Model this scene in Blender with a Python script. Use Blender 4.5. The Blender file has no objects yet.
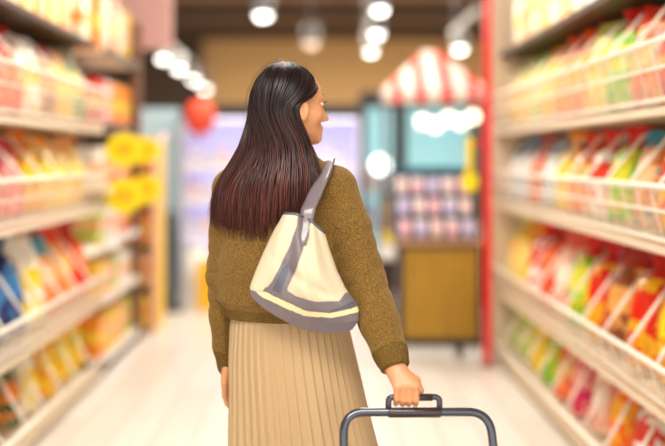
import bpy, bmesh, math, random
import numpy as np
from mathutils import Vector, Matrix, Euler

random.seed(7)
R = math.radians
S = bpy.context.scene
COL = S.collection

# ------------------------------------------------------------------ camera
H = 1.36                       # lens height
F = 924.0                      # focal length in pixels of the 665 px frame
cam_d = bpy.data.cameras.new('camera')
cam = bpy.data.objects.new('camera', cam_d)
COL.objects.link(cam)
cam.location = (0, 0, H)
cam.rotation_euler = (R(90), 0, 0)
cam_d.sensor_width = 36
cam_d.lens = 36 * F / 665
cam_d.shift_x = (332.5 - 318) / 665
cam_d.shift_y = -(223 - 157) / 665
cam_d.clip_start = 0.05
cam_d.dof.use_dof = True
cam_d.dof.focus_distance = 2.47
cam_d.dof.aperture_fstop = 0.82
cam_d.dof.aperture_blades = 0
S.camera = cam

# ------------------------------------------------------------------ world, light, exposure
W = bpy.data.worlds.new('world')
S.world = W
W.use_nodes = True
W.node_tree.nodes['Background'].inputs[0].default_value = (1.0, 0.96, 0.905, 1)
W.node_tree.nodes['Background'].inputs[1].default_value = 1.15
S.view_settings.view_transform = 'Standard'
S.view_settings.look = 'None'
S.view_settings.gamma = 1
S.view_settings.exposure = 0.80


def area_light(name, loc, sx, sy, power, color=(1, .965, .92), rot=(0, 0, 0)):
    d = bpy.data.lights.new(name, 'AREA')
    d.shape = 'RECTANGLE'
    d.size, d.size_y, d.energy, d.color = sx, sy, power, color
    o = bpy.data.objects.new(name, d)
    o.location, o.rotation_euler = loc, rot
    COL.objects.link(o)
    return o


CEIL = 4.3
area_light('aisle_fill_near', (-0.2, 0.3, 3.42), 1.6, 1.6, 60)  # this and the next two: unseen lamps added to light the aisle
area_light('aisle_fill_mid', (-0.1, 4.4, 3.42), 1.0, 2.6, 42)
area_light('aisle_fill_far', (-0.1, 8.0, 3.42), 2.4, 1.6, 45)
area_light('back_wall_fill', (0.5, 15.0, 3.9), 6, 4, 800, (1, .87, .68))  # added lamp, out of view, that brightens the tan back wall


# ------------------------------------------------------------------ helpers
def srgb(r, g, b):
    f = lambda c: (c / 255 / 12.92) if c / 255 <= .04045 else ((c / 255 + .055) / 1.055) ** 2.4
    return (f(r), f(g), f(b), 1)


def mat(name, rgb, rough=.5, metal=0, spec=.5, coat=0):
    m = bpy.data.materials.new(name)
    m.use_nodes = True
    b = m.node_tree.nodes['Principled BSDF']
    b.inputs['Base Color'].default_value = srgb(*rgb)
    b.inputs['Roughness'].default_value = rough
    b.inputs['Metallic'].default_value = metal
    b.inputs['Specular IOR Level'].default_value = spec
    b.inputs['Coat Weight'].default_value = coat
    return m


def bsdf(m):
    return m.node_tree.nodes['Principled BSDF']


def nd(m, t, **kw):
    n = m.node_tree.nodes.new(t)
    for k, v in kw.items():
        setattr(n, k, v)
    return n


def lk(m, a, b):
    m.node_tree.links.new(a, b)


def add_noise_color(m, c1, c2, scale=5, detail=3, stretch=None, lo=.35, hi=.65, coord='Object'):
    tc = nd(m, 'ShaderNodeTexCoord')
    mp = nd(m, 'ShaderNodeMapping')
    if stretch:
        mp.inputs['Scale'].default_value = stretch
    no = nd(m, 'ShaderNodeTexNoise')
    no.inputs['Scale'].default_value = scale
    no.inputs['Detail'].default_value = detail
    rp = nd(m, 'ShaderNodeValToRGB')
    rp.color_ramp.elements[0].position, rp.color_ramp.elements[1].position = lo, hi
    rp.color_ramp.elements[0].color, rp.color_ramp.elements[1].color = srgb(*c1), srgb(*c2)
    lk(m, tc.outputs[coord], mp.inputs[0])
    lk(m, mp.outputs[0], no.inputs[0])
    lk(m, no.outputs['Fac'], rp.inputs[0])
    lk(m, rp.outputs[0], bsdf(m).inputs['Base Color'])
    return mp


def add_bump(m, scale, strength, dist=.002, stretch=None, kind='noise'):
    tc = nd(m, 'ShaderNodeTexCoord')
    mp = nd(m, 'ShaderNodeMapping')
    if stretch:
        mp.inputs['Scale'].default_value = stretch
    if kind == 'noise':
        t = nd(m, 'ShaderNodeTexNoise')
        t.inputs['Detail'].default_value = 3
    else:
        t = nd(m, 'ShaderNodeTexVoronoi')
    t.inputs['Scale'].default_value = scale
    bp = nd(m, 'ShaderNodeBump')
    bp.inputs['Strength'].default_value = strength
    bp.inputs['Distance'].default_value = dist
    lk(m, tc.outputs['Object'], mp.inputs[0])
    lk(m, mp.outputs[0], t.inputs['Vector'])
    lk(m, t.outputs[0], bp.inputs['Height'])
    lk(m, bp.outputs[0], bsdf(m).inputs['Normal'])


def emit(name, rgb, strength):
    m = mat(name, rgb, .5)
    bsdf(m).inputs['Emission Color'].default_value = srgb(*rgb)
    bsdf(m).inputs['Emission Strength'].default_value = strength
    return m


def clear_plastic(name, rgb, fac):
    m = mat(name, rgb, .25)
    tr = nd(m, 'ShaderNodeBsdfTransparent')
    mx = nd(m, 'ShaderNodeMixShader')
    mx.inputs[0].default_value = fac
    lk(m, tr.outputs[0], mx.inputs[1])
    lk(m, bsdf(m).outputs[0], mx.inputs[2])
    lk(m, mx.outputs[0], m.node_tree.nodes['Material Output'].inputs[0])
    return m


class MB:
    """collects shapes for one mesh"""
    def __init__(s):
        s.bm = bmesh.new()

    def box(s, x0, x1, y0, y1, z0, z1, mi=0, bev=0):
        n0 = len(s.bm.verts)
        co = [(x, y, z) for x in (x0, x1) for y in (y0, y1) for z in (z0, z1)]
        v = [s.bm.verts.new(c) for c in co]
        fs = []
        for q in ((0, 1, 3, 2), (4, 6, 7, 5), (0, 4, 5, 1), (2, 3, 7, 6), (0, 2, 6, 4), (1, 5, 7, 3)):
            f = s.bm.faces.new([v[i] for i in q])
            f.material_index = mi
            fs.append(f)
        if bev:
            es = list({e for f in fs for e in f.edges})
            bmesh.ops.bevel(s.bm, geom=es, offset=bev, segments=2, affect='EDGES', profile=.5)
        return s

    def tube(s, pts, r, n=8, mi=0, flat=None, caps=True):
        pts = [Vector(p) for p in pts]
        rr = r if isinstance(r, (list, tuple)) else [r] * len(pts)
        up = None
        rings = []
        for i, p in enumerate(pts):
            a = pts[max(i - 1, 0)]
            b = pts[min(i + 1, len(pts) - 1)]
            t = (b - a).normalized()
            if up is None:
                up = Vector((0, 0, 1)) if abs(t.z) < .9 else Vector((0, 1, 0))
            side = t.cross(up)
            if side.length < 1e-6:
                side = t.orthogonal()
            side.normalize()
            up = side.cross(t).normalized()
            k = flat or 1
            rings.append([s.bm.verts.new(p + (side * math.cos(2 * math.pi * j / n) + up * k * math.sin(2 * math.pi * j / n)) * rr[i]) for j in range(n)])
        for a, b in zip(rings, rings[1:]):
            for j in range(n):
                f = s.bm.faces.new((a[j], a[(j + 1) % n], b[(j + 1) % n], b[j]))
                f.material_index = mi
                f.smooth = True
        if caps:
            for q in (rings[0][::-1], rings[-1]):
                f = s.bm.faces.new(q)
                f.material_index = mi
        return s

    def lathe(s, prof, c=(0, 0, 0), n=20, mi=0):
        rings = []
        for r, z in prof:
            rings.append([s.bm.verts.new((c[0] + r * math.cos(2 * math.pi * j / n), c[1] + r * math.sin(2 * math.pi * j / n), c[2] + z)) for j in range(n)])
        for a, b in zip(rings, rings[1:]):
            for j in range(n):
                f = s.bm.faces.new((a[j], a[(j + 1) % n], b[(j + 1) % n], b[j]))
                f.material_index = mi
                f.smooth = True
        for q in (rings[0][::-1], rings[-1]):
            s.bm.faces.new(q).material_index = mi
        return s

    def prism(s, poly, axis, a0, a1, mi=0):
        """poly of (p, q); axis 'x': (y,z), 'y': (x,z)"""
        def P(p, q, a):
            return (a, p, q) if axis == 'x' else ((p, a, q) if axis == 'y' else (p, q, a))
        A = [s.bm.verts.new(P(p, q, a0)) for p, q in poly]
        B = [s.bm.verts.new(P(p, q, a1)) for p, q in poly]
        n = len(poly)
        for j in range(n):
            s.bm.faces.new((A[j], A[(j + 1) % n], B[(j + 1) % n], B[j])).material_index = mi
        s.bm.faces.new(A[::-1]).material_index = mi
        s.bm.faces.new(B).material_index = mi
        return s

    def quad(s, pts, mi=0):
        s.bm.faces.new([s.bm.verts.new(p) for p in pts]).material_index = mi
        return s

    def build(s, name, m, parent=None, smooth=False):
        bmesh.ops.recalc_face_normals(s.bm, faces=s.bm.faces[:])
        me = bpy.data.meshes.new(name)
        if smooth:
            for f in s.bm.faces:
                f.smooth = True
        s.bm.to_mesh(me)
        s.bm.free()
        for mm in (m if isinstance(m, (list, tuple)) else [m]):
            me.materials.append(mm)
        o = bpy.data.objects.new(name, me)
        COL.objects.link(o)
        if parent:
            o.parent = parent
            o.matrix_parent_inverse = Matrix.Translation(parent.location).inverted()
        return o


def tag(o, label=None, cat=None, group=None, kind=None):
    if label: o['label'] = label
    if cat: o['category'] = cat
    if group: o['group'] = group
    if kind: o['kind'] = kind
    return o


def thing(name, loc, label, cat, group=None):
    o = bpy.data.objects.new(name, None)
    COL.objects.link(o)
    o.location = loc
    o.empty_display_size = .05
    return tag(o, label, cat, group)


def dup(root, loc, label=None, rot=None):
    c = root.copy()
    COL.objects.link(c)
    c.location = loc
    if rot: c.rotation_euler = rot
    if label: c['label'] = label
    for ch in list(root.children):
        d = ch.copy()
        COL.objects.link(d)
        d.parent = c
        for g in list(ch.children):
            e = g.copy()
            COL.objects.link(e)
            e.parent = d
    return c


ORD = ['', 'first', 'second', 'third', 'fourth', 'fifth', 'sixth', 'seventh', 'eighth', 'ninth', 'tenth', 'eleventh', 'twelfth']

# ------------------------------------------------------------------ setting
fl = mat('floor_tile', (226, 216, 200), .3)
tc = nd(fl, 'ShaderNodeTexCoord')
br = nd(fl, 'ShaderNodeTexBrick')
mp = nd(fl, 'ShaderNodeMapping')
mp.inputs['Rotation'].default_value = (0, 0, R(90))
br.inputs['Scale'].default_value = 1.0
br.inputs['Brick Width'].default_value = 1.2
br.inputs['Row Height'].default_value = .2
br.inputs['Mortar Size'].default_value = .004
br.inputs['Color1'].default_value = srgb(234, 228, 218)
br.inputs['Color2'].default_value = srgb(220, 211, 198)
br.inputs['Mortar'].default_value = srgb(190, 176, 158)
lk(fl, tc.outputs['Object'], mp.inputs[0])
lk(fl, mp.outputs[0], br.inputs[0])
lk(fl, br.outputs[0], bsdf(fl).inputs['Base Color'])
tag(MB().box(-7, 7, -2.5, 22.2, -.1, 0).build('floor', fl), kind='structure')

ce = mat('ceiling_brown', (92, 68, 46), .7)
add_noise_color(ce, (78, 56, 38), (108, 80, 54), 3, 4, (.3, 3, 1))
tag(MB().box(-7, 7, -2.5, 22.2, CEIL, CEIL + .1).build('ceiling', ce), kind='structure')
wl = mat('wall_plaster', (214, 205, 196), .8)
tag(MB().box(-7.1, -7, -2.5, 22.2, 0, CEIL).build('wall_left', wl), kind='structure')
tag(MB().box(7, 7.1, -2.5, 22.2, 0, CEIL).build('wall_right', wl), kind='structure')
tan = mat('wood_slats', (186, 144, 84), .6)
tcw = nd(tan, 'ShaderNodeTexCoord')
wv = nd(tan, 'ShaderNodeTexWave')
wv.inputs['Scale'].default_value = 2.2
wv.inputs['Distortion'].default_value = .3
wv.bands_direction = 'Z'
rp = nd(tan, 'ShaderNodeValToRGB')
rp.color_ramp.elements[0].color = srgb(172, 138, 90)
rp.color_ramp.elements[1].color = srgb(192, 156, 106)
lk(tan, tcw.outputs['Object'], wv.inputs[0])
lk(tan, wv.outputs['Fac'], rp.inputs[0])
lk(tan, rp.outputs[0], bsdf(tan).inputs['Base Color'])
tag(MB().box(-7, 7, 22, 22.1, 0, CEIL).build('wall_back', tan), kind='structure')
dk = mat('dark_wood', (58, 40, 30), .6)
tag(MB().box(-7, -2.75, 21.8, 22, 0, CEIL).build('trim_1', dk), kind='structure')
for i, (y, w) in enumerate(((12.3, .5), (15.0, .4), (17.6, .5), (20.6, .3))):
    tag(MB().box(-7, 7, y, y + w, CEIL - .28, CEIL).build('trim_%d' % (i + 2), dk), kind='structure')

# ------------------------------------------------------------------ materials of the shop fittings
M_shelf = mat('cream_steel', (230, 212, 182), .4)
M_rail = mat('white_rail', (250, 245, 236), .3)
M_wire = mat('white_wire', (246, 236, 218), .35)
M_lip = clear_plastic('frosted_clear_plastic', (240, 222, 192), .24)
M_kick = mat('brown_kick', (70, 50, 38), .6)
M_back = mat('peg_back', (150, 122, 98), .7)  # board colour darkened to stand in for shade in gaps between bags
M_dark = mat('dark_shelf', (60, 44, 34), .5)
M_red = mat('red_paint', (226, 26, 30), .35)
M_white = mat('white_paint', (246, 244, 240), .4)
M_grey = mat('grey_metal', (150, 152, 156), .4)

# ------------------------------------------------------------------ snack racks
TIERS = [('top', 1.53, 1.56, 1.755), ('second', 1.045, 1.07, 1.26), ('third', .47, .50, .65), ('bottom', .04, .03, .165)]


def rack(side, x0, y0, y1, divs, label):
    """side +1: stands on the right, its front towards -X at x0"""
    sx = side
    t = thing('snack_rack', (x0 + sx * .3, (y0 + y1) / 2, 0), label, 'shelf rack', 'snack racks along the aisle')
    X = lambda d: x0 + sx * d

    def bx(m, d0, d1, a, b, z0, z1, bev=0):
        xs = sorted((X(d0), X(d1)))
        m.box(xs[0], xs[1], a, b, z0, z1, bev=bev)
    m = MB(); bx(m, .5, .53, y0, y1, 0, 2.5); m.build('back_panel', M_back, t)
    m = MB(); bx(m, .03, .5, y0 + .01, y1 - .01, 0, .03); m.build('kick_base', M_kick, t)
    for yy in (y0, y1 - .035):
        m = MB(); bx(m, .0 if (side > 0 and yy != y0) else .2, .53, yy, yy + .035, .03, 2.5); m.build('end_panel', M_shelf, t)
    for k, (nm, deck, z0, z1) in enumerate(TIERS):
        m = MB(); bx(m, .02, .5, y0 + .035, y1 - .035, deck - .02, deck); m.build('shelf_deck', M_shelf, t)
        # front lip: leaning clear sheet
        a, b = .02, -.035
        m = MB()
        m.prism([(X(a), z0), (X(a) + .006, z0), (X(b) + .006, z1), (X(b), z1)], 'y', y0, y1)
        lip = m.build('clear_lip', M_lip, t)
        m = MB()
        m.tube([(X(b), y0, z1), (X(b), y1, z1)], .011, 8)
        m.tube([(X(a), y0, z0), (X(a), y1, z0)], .007, 8)
        if z1 - z0 > .17:
            zm = z0 + .55 * (z1 - z0)
            m.tube([(X(a + (b - a) * .55), y0, zm), (X(a + (b - a) * .55), y1, zm)], .006, 6)
        n = int((y1 - y0) / .15)
        for j in range(n + 1):
            yy = y0 + (y1 - y0) * j / n
            m.tube([(X(a), yy, z0), (X(b), yy - .02, z1)], .0026, 5)
        m.build('wire_rim', M_wire, lip)
        m = MB(); bx(m, .012, .02, y0, y1, deck - .024, deck + .004); m.build('price_rail', M_shelf, t)
        for yy in divs:
            hh = .40 if k else .42
            m = MB()
            m.tube([(X(.0), yy, z1 - .03), (X(.03), yy, z1 + .02), (X(.17), yy, deck + hh), (X(.2), yy, deck + hh + .012), (X(.44), yy, deck + hh + .012)], .0075, 6)
            m.tube([(X(.03), yy, deck + .03), (X(.47), yy, deck + .03)], .005, 5)
            m.build('divider', M_wire, t)
    m = MB(); bx(m, .06, .5, y0 + .035, y1 - .035, 2.03, 2.055); m.build('top_shelf', M_dark, t)
    m = MB(); bx(m, .05, .062, y0, y1, 2.028, 2.062); m.build('top_rail', M_kick, t)
    return t


R_X, R_Y0, R_Y1 = 1.18, 2.75, 6.29
L_X, L_Y0, L_Y1 = -1.32, 2.75, 5.74
R_BINS = [6.09 - .3 * i for i in range(10)]
L_BINS = [5.54 - .3 * i for i in range(7)]
rack(1, R_X, R_Y0, R_Y1, [b - .15 for b in R_BINS], 'long cream snack rack with clear front lips on the right of the aisle')
rack(-1, L_X, L_Y0, L_Y1, [b - .15 for b in L_BINS], 'long cream snack rack with clear front lips on the left of the aisle')

# ------------------------------------------------------------------ snack bags
PAL = {  # code: (body, print, header, words)
    'Y': ((252, 200, 5), (255, 232, 80), (245, 160, 5), 'bright yellow'),
    'P': ((248, 228, 110), (250, 196, 40), (225, 225, 120), 'pale yellow'),
    'O': ((250, 105, 5), (255, 180, 30), (240, 85, 5), 'orange'),
    'G': ((100, 190, 20), (225, 225, 60), (215, 25, 25), 'green, red-topped'),
    'g': ((30, 130, 60), (240, 225, 70), (30, 110, 50), 'green and yellow'),
    'L': ((190, 215, 80), (240, 240, 170), (150, 195, 50), 'pale green'),
    'R': ((225, 25, 25), (255, 120, 60), (190, 10, 15), 'red'),
    'M': ((220, 20, 90), (255, 170, 160), (200, 20, 60), 'magenta'),
    'K': ((248, 176, 150), (255, 235, 215), (235, 90, 70), 'pale pink'),
    'W': ((252, 248, 236), (255, 220, 40), (240, 240, 235), 'white and yellow'),
    'w': ((250, 246, 240), (230, 60, 40), (225, 20, 25), 'white, red-topped'),
    'B': ((30, 50, 110), (60, 130, 190), (20, 40, 100), 'navy blue'),
    'b': ((150, 205, 230), (250, 250, 250), (60, 140, 190), 'light blue'),
    'T': ((230, 125, 60), (250, 205, 150), (30, 140, 170), 'tan, teal-topped'),
    'S': ((240, 110, 60), (250, 200, 120), (230, 60, 30), 'orange-red'),
    'N': ((150, 80, 45), (235, 170, 90), (170, 30, 30), 'brown'),
    'D': ((238, 155, 5), (255, 215, 40), (225, 120, 5), 'golden'),
    'E': ((20, 95, 60), (240, 130, 30), (15, 80, 50), 'dark green'),
    'X': ((245, 180, 25), (225, 40, 20), (200, 15, 20), 'yellow, red-topped'),
}
BAGM = {}


def bag_mats(c):
    if c in BAGM: return BAGM[c]
    body, pr, head, _ = PAL[c]
    m = mat('film_' + PAL[c][3].replace(' ', '_'), body, .25, spec=.35, coat=.12)
    tcn = nd(m, 'ShaderNodeTexCoord')
    oi = nd(m, 'ShaderNodeObjectInfo')
    ad = nd(m, 'ShaderNodeVectorMath', operation='ADD')
    sc = nd(m, 'ShaderNodeVectorMath', operation='SCALE')
    sc.inputs['Scale'].default_value = 0
    cmb = nd(m, 'ShaderNodeCombineXYZ')
    mu = nd(m, 'ShaderNodeMath', operation='MULTIPLY')
    mu.inputs[1].default_value = 9
    lk(m, oi.outputs['Random'], mu.inputs[0])
    for k in range(3): lk(m, mu.outputs[0], cmb.inputs[k])
    lk(m, tcn.outputs['Object'], ad.inputs[0])
    lk(m, cmb.outputs[0], ad.inputs[1])
    no = nd(m, 'ShaderNodeTexNoise')
    no.inputs['Scale'].default_value = 17
    no.inputs['Detail'].default_value = 2
    rp = nd(m, 'ShaderNodeValToRGB')
    rp.color_ramp.interpolation = 'CONSTANT'
    e = rp.color_ramp.elements
    e[0].position = 0; e[0].color = srgb(*body)
    e[1].position = .53; e[1].color = srgb(*pr)
    e2 = rp.color_ramp.elements.new(.64)
    e2.color = srgb(*head)
    lk(m, ad.outputs[0], no.inputs['Vector'])
    lk(m, no.outputs['Fac'], rp.inputs[0])
    lk(m, rp.outputs[0], bsdf(m).inputs['Base Color'])
    add_bump(m, 28, .5, .006)
    lab = mat('print_' + PAL[c][3].replace(' ', '_'), pr, .3, spec=.35)
    hd = mat('header_' + PAL[c][3].replace(' ', '_'), head, .28, spec=.35, coat=.1)
    BAGM[c] = (m, lab, hd)
    return BAGM[c]


def bag_mesh(kind, c, w, h, t):
    """pillow pouch standing on z=0, front towards -y. kind 0: flat seal, 1: gathered neck, 2: gusseted pack"""
    bm = bmesh.new()
    nu, nv = 12, 16
    rng = random.Random(kind * 91 + int(w * 1000))
    ph = [rng.uniform(0, 6.28) for _ in range(6)]
    grids = []
    for sgn in (-1, 1):
        g = []
        for j in range(nv + 1):
            v = j / nv
            row = []
            for i in range(nu + 1):
                u = -1 + 2 * i / nu
                wid = w / 2
                th = t / 2 * max(0, 1 - u ** 4) ** .6
                if kind == 1:
                    if v > .72:
                        k = (v - .72) / .28
                        wid *= 1 - .68 * math.sin(min(1, k / .45) * math.pi / 2) + max(0, k - .45) * 1.1
                        th *= .9 - .55 * min(1, k / .45)
                        th += .006 * math.sin(u * 14) * k * (1 if sgn > 0 else -1) * (abs(u) < .99)
                    th *= min(1, .55 + 1.6 * v)
                elif kind == 0:
                    th *= max(0, math.sin(math.pi * min(max((v - .05) / .88, 0), 1))) ** .55
                    th += .001 * (abs(u) < .99)
                    wid *= 1 - .07 * math.sin(math.pi * v)
                else:
                    th *= min(1, .8 + v) * (1 - max(0, (v - .6) / .4) ** 1.5)
                    th += .001 * (abs(u) < .99)
                cr = .006 * (math.sin(u * 5 + ph[0] + v * 7) + math.sin(v * 13 + ph[1] - u * 4)) * max(0, 1 - u * u)
                y = sgn * max(th + cr * (th > .01), 0)
                row.append((u * wid, y, v * h))
            g.append(row)
        grids.append(g)
    V = [[[None] * (nu + 1) for _ in range(nv + 1)] for _ in range(2)]
    for j in range(nv + 1):
        for i in range(nu + 1):
            V[0][j][i] = bm.verts.new(grids[0][j][i])
            V[1][j][i] = V[0][j][i] if i in (0, nu) else bm.verts.new(grids[1][j][i])
    for s in (0, 1):
        for j in range(nv):
            for i in range(nu):
                q = [V[s][j][i], V[s][j][i + 1], V[s][j + 1][i + 1], V[s][j + 1][i]]
                q = q if s == 0 else q[::-1]
                f = bm.faces.new(q)
                f.smooth = True
                v, u = (j + .5) / nv, -1 + 2 * (i + .5) / nu
                if v > (.84 if kind == 0 else .78):
                    f.material_index = 2
                elif s == 0 and .38 < v < .62 and abs(u) < .62:
                    f.material_index = 1
    for j in (0, nv):
        ring = [V[0][j][i] for i in range(nu + 1)] + [V[1][j][i] for i in range(nu - 1, 0, -1)]
        bm.faces.new(ring if j == nv else ring[::-1])
    me = bpy.data.meshes.new('snack_bag')
    bm.to_mesh(me)
    bm.free()
    for m in bag_mats(c): me.materials.append(m)
    return me


SHAPES = [(0, .21, .40, .105), (1, .21, .41, .105), (2, .20, .38, .10), (0, .20, .39, .10)]
BAG_CACHE = {}
KINDW = {0: 'flat-sealed', 1: 'gather-topped', 2: 'block-bottomed'}


def bag(code, shape, x, y, z, side, yaw, lean, label, group, scale=1.0, split=False):
    key = (code, shape, split)
    if key not in BAG_CACHE:
        BAG_CACHE[key] = bag_mesh(SHAPES[shape][0], code, *SHAPES[shape][1:])
        if split:
            BAG_CACHE[key] = split_mesh(BAG_CACHE[key])
    mm = BAG_CACHE[key]
    o = bpy.data.objects.new('snack_bag', mm[0] if split else mm)
    COL.objects.link(o)
    o.location = (x, y, z)
    o.rotation_euler = (R(-lean), 0, R((-90 + yaw) if side > 0 else (90 - yaw)))
    o.scale = (scale,) * 3
    tag(o, label, 'snack bag', group)
    if split:
        for nm, me in (('printed_label', mm[1]), ('top_seal', mm[2])):
            c = bpy.data.objects.new(nm, me)
            COL.objects.link(c)
            c.parent = o
    return o


def split_mesh(me):
    out = []
    for k, nm in enumerate(('snack_bag', 'printed_label', 'top_seal')):
        bm = bmesh.new()
        bm.from_mesh(me)
        bmesh.ops.delete(bm, geom=[f for f in bm.faces if f.material_index != k], context='FACES')
        for f in bm.faces: f.material_index = 0
        m2 = bpy.data.meshes.new(nm)
        bm.to_mesh(m2)
        bm.free()
        m2.materials.append(me.materials[k])
        out.append(m2)
    return out


R_ROWS = ['PPLYOOPGSX', 'bbRbYSwGTX', 'PYwRKGXNXD', 'LLYGSMKOwD']
L_ROWS = ['gYNWRRR', 'YYYDMMR', 'RSTWBBB', 'YYDWEEO']
TW = ['top', 'upper-middle', 'lower-middle', 'bottom']
rng = random.Random(3)


def fill(side, x0, bins, rows, sname):
    allc = 'YPOGLRKWSXDwTN'
    for ti, row in enumerate(rows):
        deck = TIERS[ti][1]
        big = (1.05, 1.01, 1.16, .89)[ti]
        for bi, y in enumerate(bins):
            c = row[bi]
            shp = 1 if c in 'OGXwR' and ti < 3 else rng.choice([0, 0, 2, 3, 1])
            where = '%s bin from far end, %s shelf, %s rack' % (ORD[bi + 1], TW[ti], sname)
            sc = big * rng.uniform(.97, 1.03)
            bag(c, shp, x0 + side * .135, y + rng.uniform(-.006, .006), deck + (.042 if big > 1.1 else .034), side, rng.uniform(14, 22), 11,
                '%s snack bag, front row, %s' % (PAL[c][3], where), 'front snack bags on the %s rack' % sname, sc, True)
            c2 = rng.choice(allc) if rng.random() < .6 else c
            bag(c2, rng.choice([0, 2, 3]), x0 + side * .305, y + rng.uniform(-.006, .006), deck + (.042 if big > 1.1 else .034), side, rng.uniform(12, 18), 11,
                '%s snack bag, back row, %s' % (PAL[c2][3], where), 'rear snack bags on the %s rack' % sname, big * rng.uniform(.98, 1.04))


fill(1, R_X, R_BINS, R_ROWS, 'right')
fill(-1, L_X, L_BINS, L_ROWS, 'left')


# ------------------------------------------------------------------ goods on the top shelves
def carton(x, y, z, w, d, h, m, label, group, name='carton', cat='carton', lid=None):
    o = MB().box(-w / 2, w / 2, -d / 2, d / 2, 0, h, bev=.006).build(name, m)
    o.location = (x, y, z + .0015)
    tag(o, label, cat, group)
    b = MB().box(-w / 2 - .0015, w / 2 + .0015, -d / 2 - .0015, d / 2 + .0015, h * .35, h * .62)
    p = b.build('printed_band', lid or M_white)
    p.parent = o
    return o


CM = {k: mat('card_' + k, v, .35) for k, v in {
    'orange': (250, 150, 40), 'yellow': (250, 205, 60), 'cream': (250, 228, 186), 'white': (248, 246, 240), 'red': (222, 50, 40),
    'pink': (246, 196, 190), 'peach': (250, 190, 130), 'brown': (140, 90, 60), 'lime': (200, 215, 90), 'lavender': (214, 206, 240)}.items()}


def bottle(x, y, z, r, h, m, label, group):
    z += .0015
    t = thing('bottle', (x, y, z), label, 'bottle', group)
    MB().lathe([(r * .9, 0), (r, .01), (r, h * .7), (r * .8, h * .8), (r * .4, h * .88), (r * .4, h * .9)], (x, y, z)).build('bottle_body', m, t)
    MB().lathe([(r * .45, h * .89), (r * .45, h)], (x, y, z), 14).build('cap', M_rail, t)
    return t


seq = ['cream', 'peach', 'cream', 'yellow', 'cream', 'orange', 'cream', 'white', 'yellow']
for i, k in enumerate(seq):
    carton(R_X + .168, 5.78 - i * .22, 2.055, .2, .17, .30 + .04 * (i % 3), CM[k], '%s carton on the right rack\'s top ledge, %s from the far end' % (k, ORD[i + 1]),
           'cartons on the right rack top ledge', lid=CM['orange' if i % 2 else 'yellow'])
seq = ['cream', 'white', 'orange', 'yellow', 'orange', 'yellow', 'peach']
for i, k in enumerate(seq):
    if i == 1:
        bottle(L_X - .2, 5.33, 2.055, .06, .42, M_white, 'tall white bottle on top ledge of the left rack', 'tall white bottles')
        continue
    carton(L_X - .17, 5.55 - i * .22, 2.055, .2, .17, .28 + .04 * (i % 3), CM[k], '%s carton on the left rack\'s top ledge, %s from the far end' % (k, ORD[i + 1]),
           'cartons on the left rack top ledge', lid=CM['yellow' if k == 'orange' else 'orange'])

# ------------------------------------------------------------------ far bay on the left
FY0, FY1 = 5.76, 6.84
t = thing('shelf_bay', (L_X - .25, (FY0 + FY1) / 2, 0), 'brown-framed shelf bay of small packets beyond the left snack rack', 'shelf rack')
M_post = mat('brown_post', (120, 84, 62), .5)
MB().box(L_X - .5, L_X - .47, FY0, FY1, 0, 2.5).build('back_panel', M_back, t)
MB().box(L_X - .5, L_X - .02, FY0 + .02, FY1, 0, .08).build('kick_base', M_kick, t)
MB().box(L_X - .06, L_X, FY1, FY1 + .07, 0, 2.35).build('post', M_post, t)
MB().box(L_X - .5, L_X - .44, FY1, FY1 + .07, 0, 2.35).build('post', M_post, t)
FZ = [.09, .47, .82, 1.16, 1.56, 2.03]
for z in FZ:
    MB().box(L_X - .47, L_X - .02, FY0 + .02, FY1, z - .02, z).build('shelf_deck', M_shelf, t)
    MB().box(L_X - .02, L_X - .008, FY0 + .02, FY1, z - .03, z + .02).build('price_rail', M_rail if z < 1.5 else M_dark, t)
cyc = ['orange', 'peach', 'yellow', 'pink', 'lime', 'orange', 'white', 'yellow', 'red', 'peach', 'orange', 'white']
tiern = ['floor-level', 'second-lowest', 'third-lowest', 'fourth-lowest', 'fifth', 'topmost']
q = 0
for k, z in enumerate(FZ):
    for i in range(5):
        c = cyc[(q * 5 + i * 2 + k) % 12]
        q += 1
        hh = [.26, .22, .22, .26, .30, .38][k]
        if k == 5 and i in (1, 3):
            bottle(L_X - .12, FY0 + .13 + .2 * i, z, .07, .44, M_white, 'tall white bottle atop the far left bay, %s' % ('nearer one' if i == 1 else 'farther one'), 'tall white bottles')
            continue
        carton(L_X - .14, FY0 + .14 + .2 * i, z, .16, .15, hh, CM[c], '%s packet on the far left bay\'s %s shelf, %s from its near end' % (c, tiern[k], ORD[i + 1]),
               'packets in the far left bay', 'packet', 'packet', CM['yellow' if c in ('red', 'orange') else 'peach'])

# round yellow shelf talkers
M_yel = mat('yellow_card', (250, 220, 0), .4)
M_yel2 = mat('orange_print', (240, 180, 0), .4)


def talker(x, y, z, r, sx, label):
    t = thing('shelf_talker', (x, y, z), label, 'shelf sign', 'round yellow shelf signs')
    m = MB()
    n = 28
    m.prism([(x + r * 1.12 * math.cos(2 * math.pi * j / n), z + r * math.sin(2 * math.pi * j / n)) for j in range(n)], 'y', y, y + .004)
    m.build('disc', M_yel, t)
    m = MB()
    m.prism([(x + r * .6 * math.cos(2 * math.pi * j / n), z + r * .42 * math.sin(2 * math.pi * j / n)) for j in range(n)], 'y', y - .002, y)
    m.build('print', M_yel2, t)
    MB().box(sx, x - r * .3, y + .004, y + .006, z - .012, z + .012).build('arm', M_wire, t)


talker(-1.235, 5.9, 1.41, .105, L_X - .01, 'upper of two round yellow signs nearer on the far left bay')
talker(-1.22, 6.5, 1.41, .095, L_X - .01, 'upper round yellow sign beside the brown post')
talker(-1.25, 5.95, 1.112, .112, L_X - .01, 'lower and largest of two nearer round yellow signs, far left bay')
talker(-1.225, 6.55, 1.13, .10, L_X - .01, 'lower round yellow sign beside the brown post')

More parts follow.
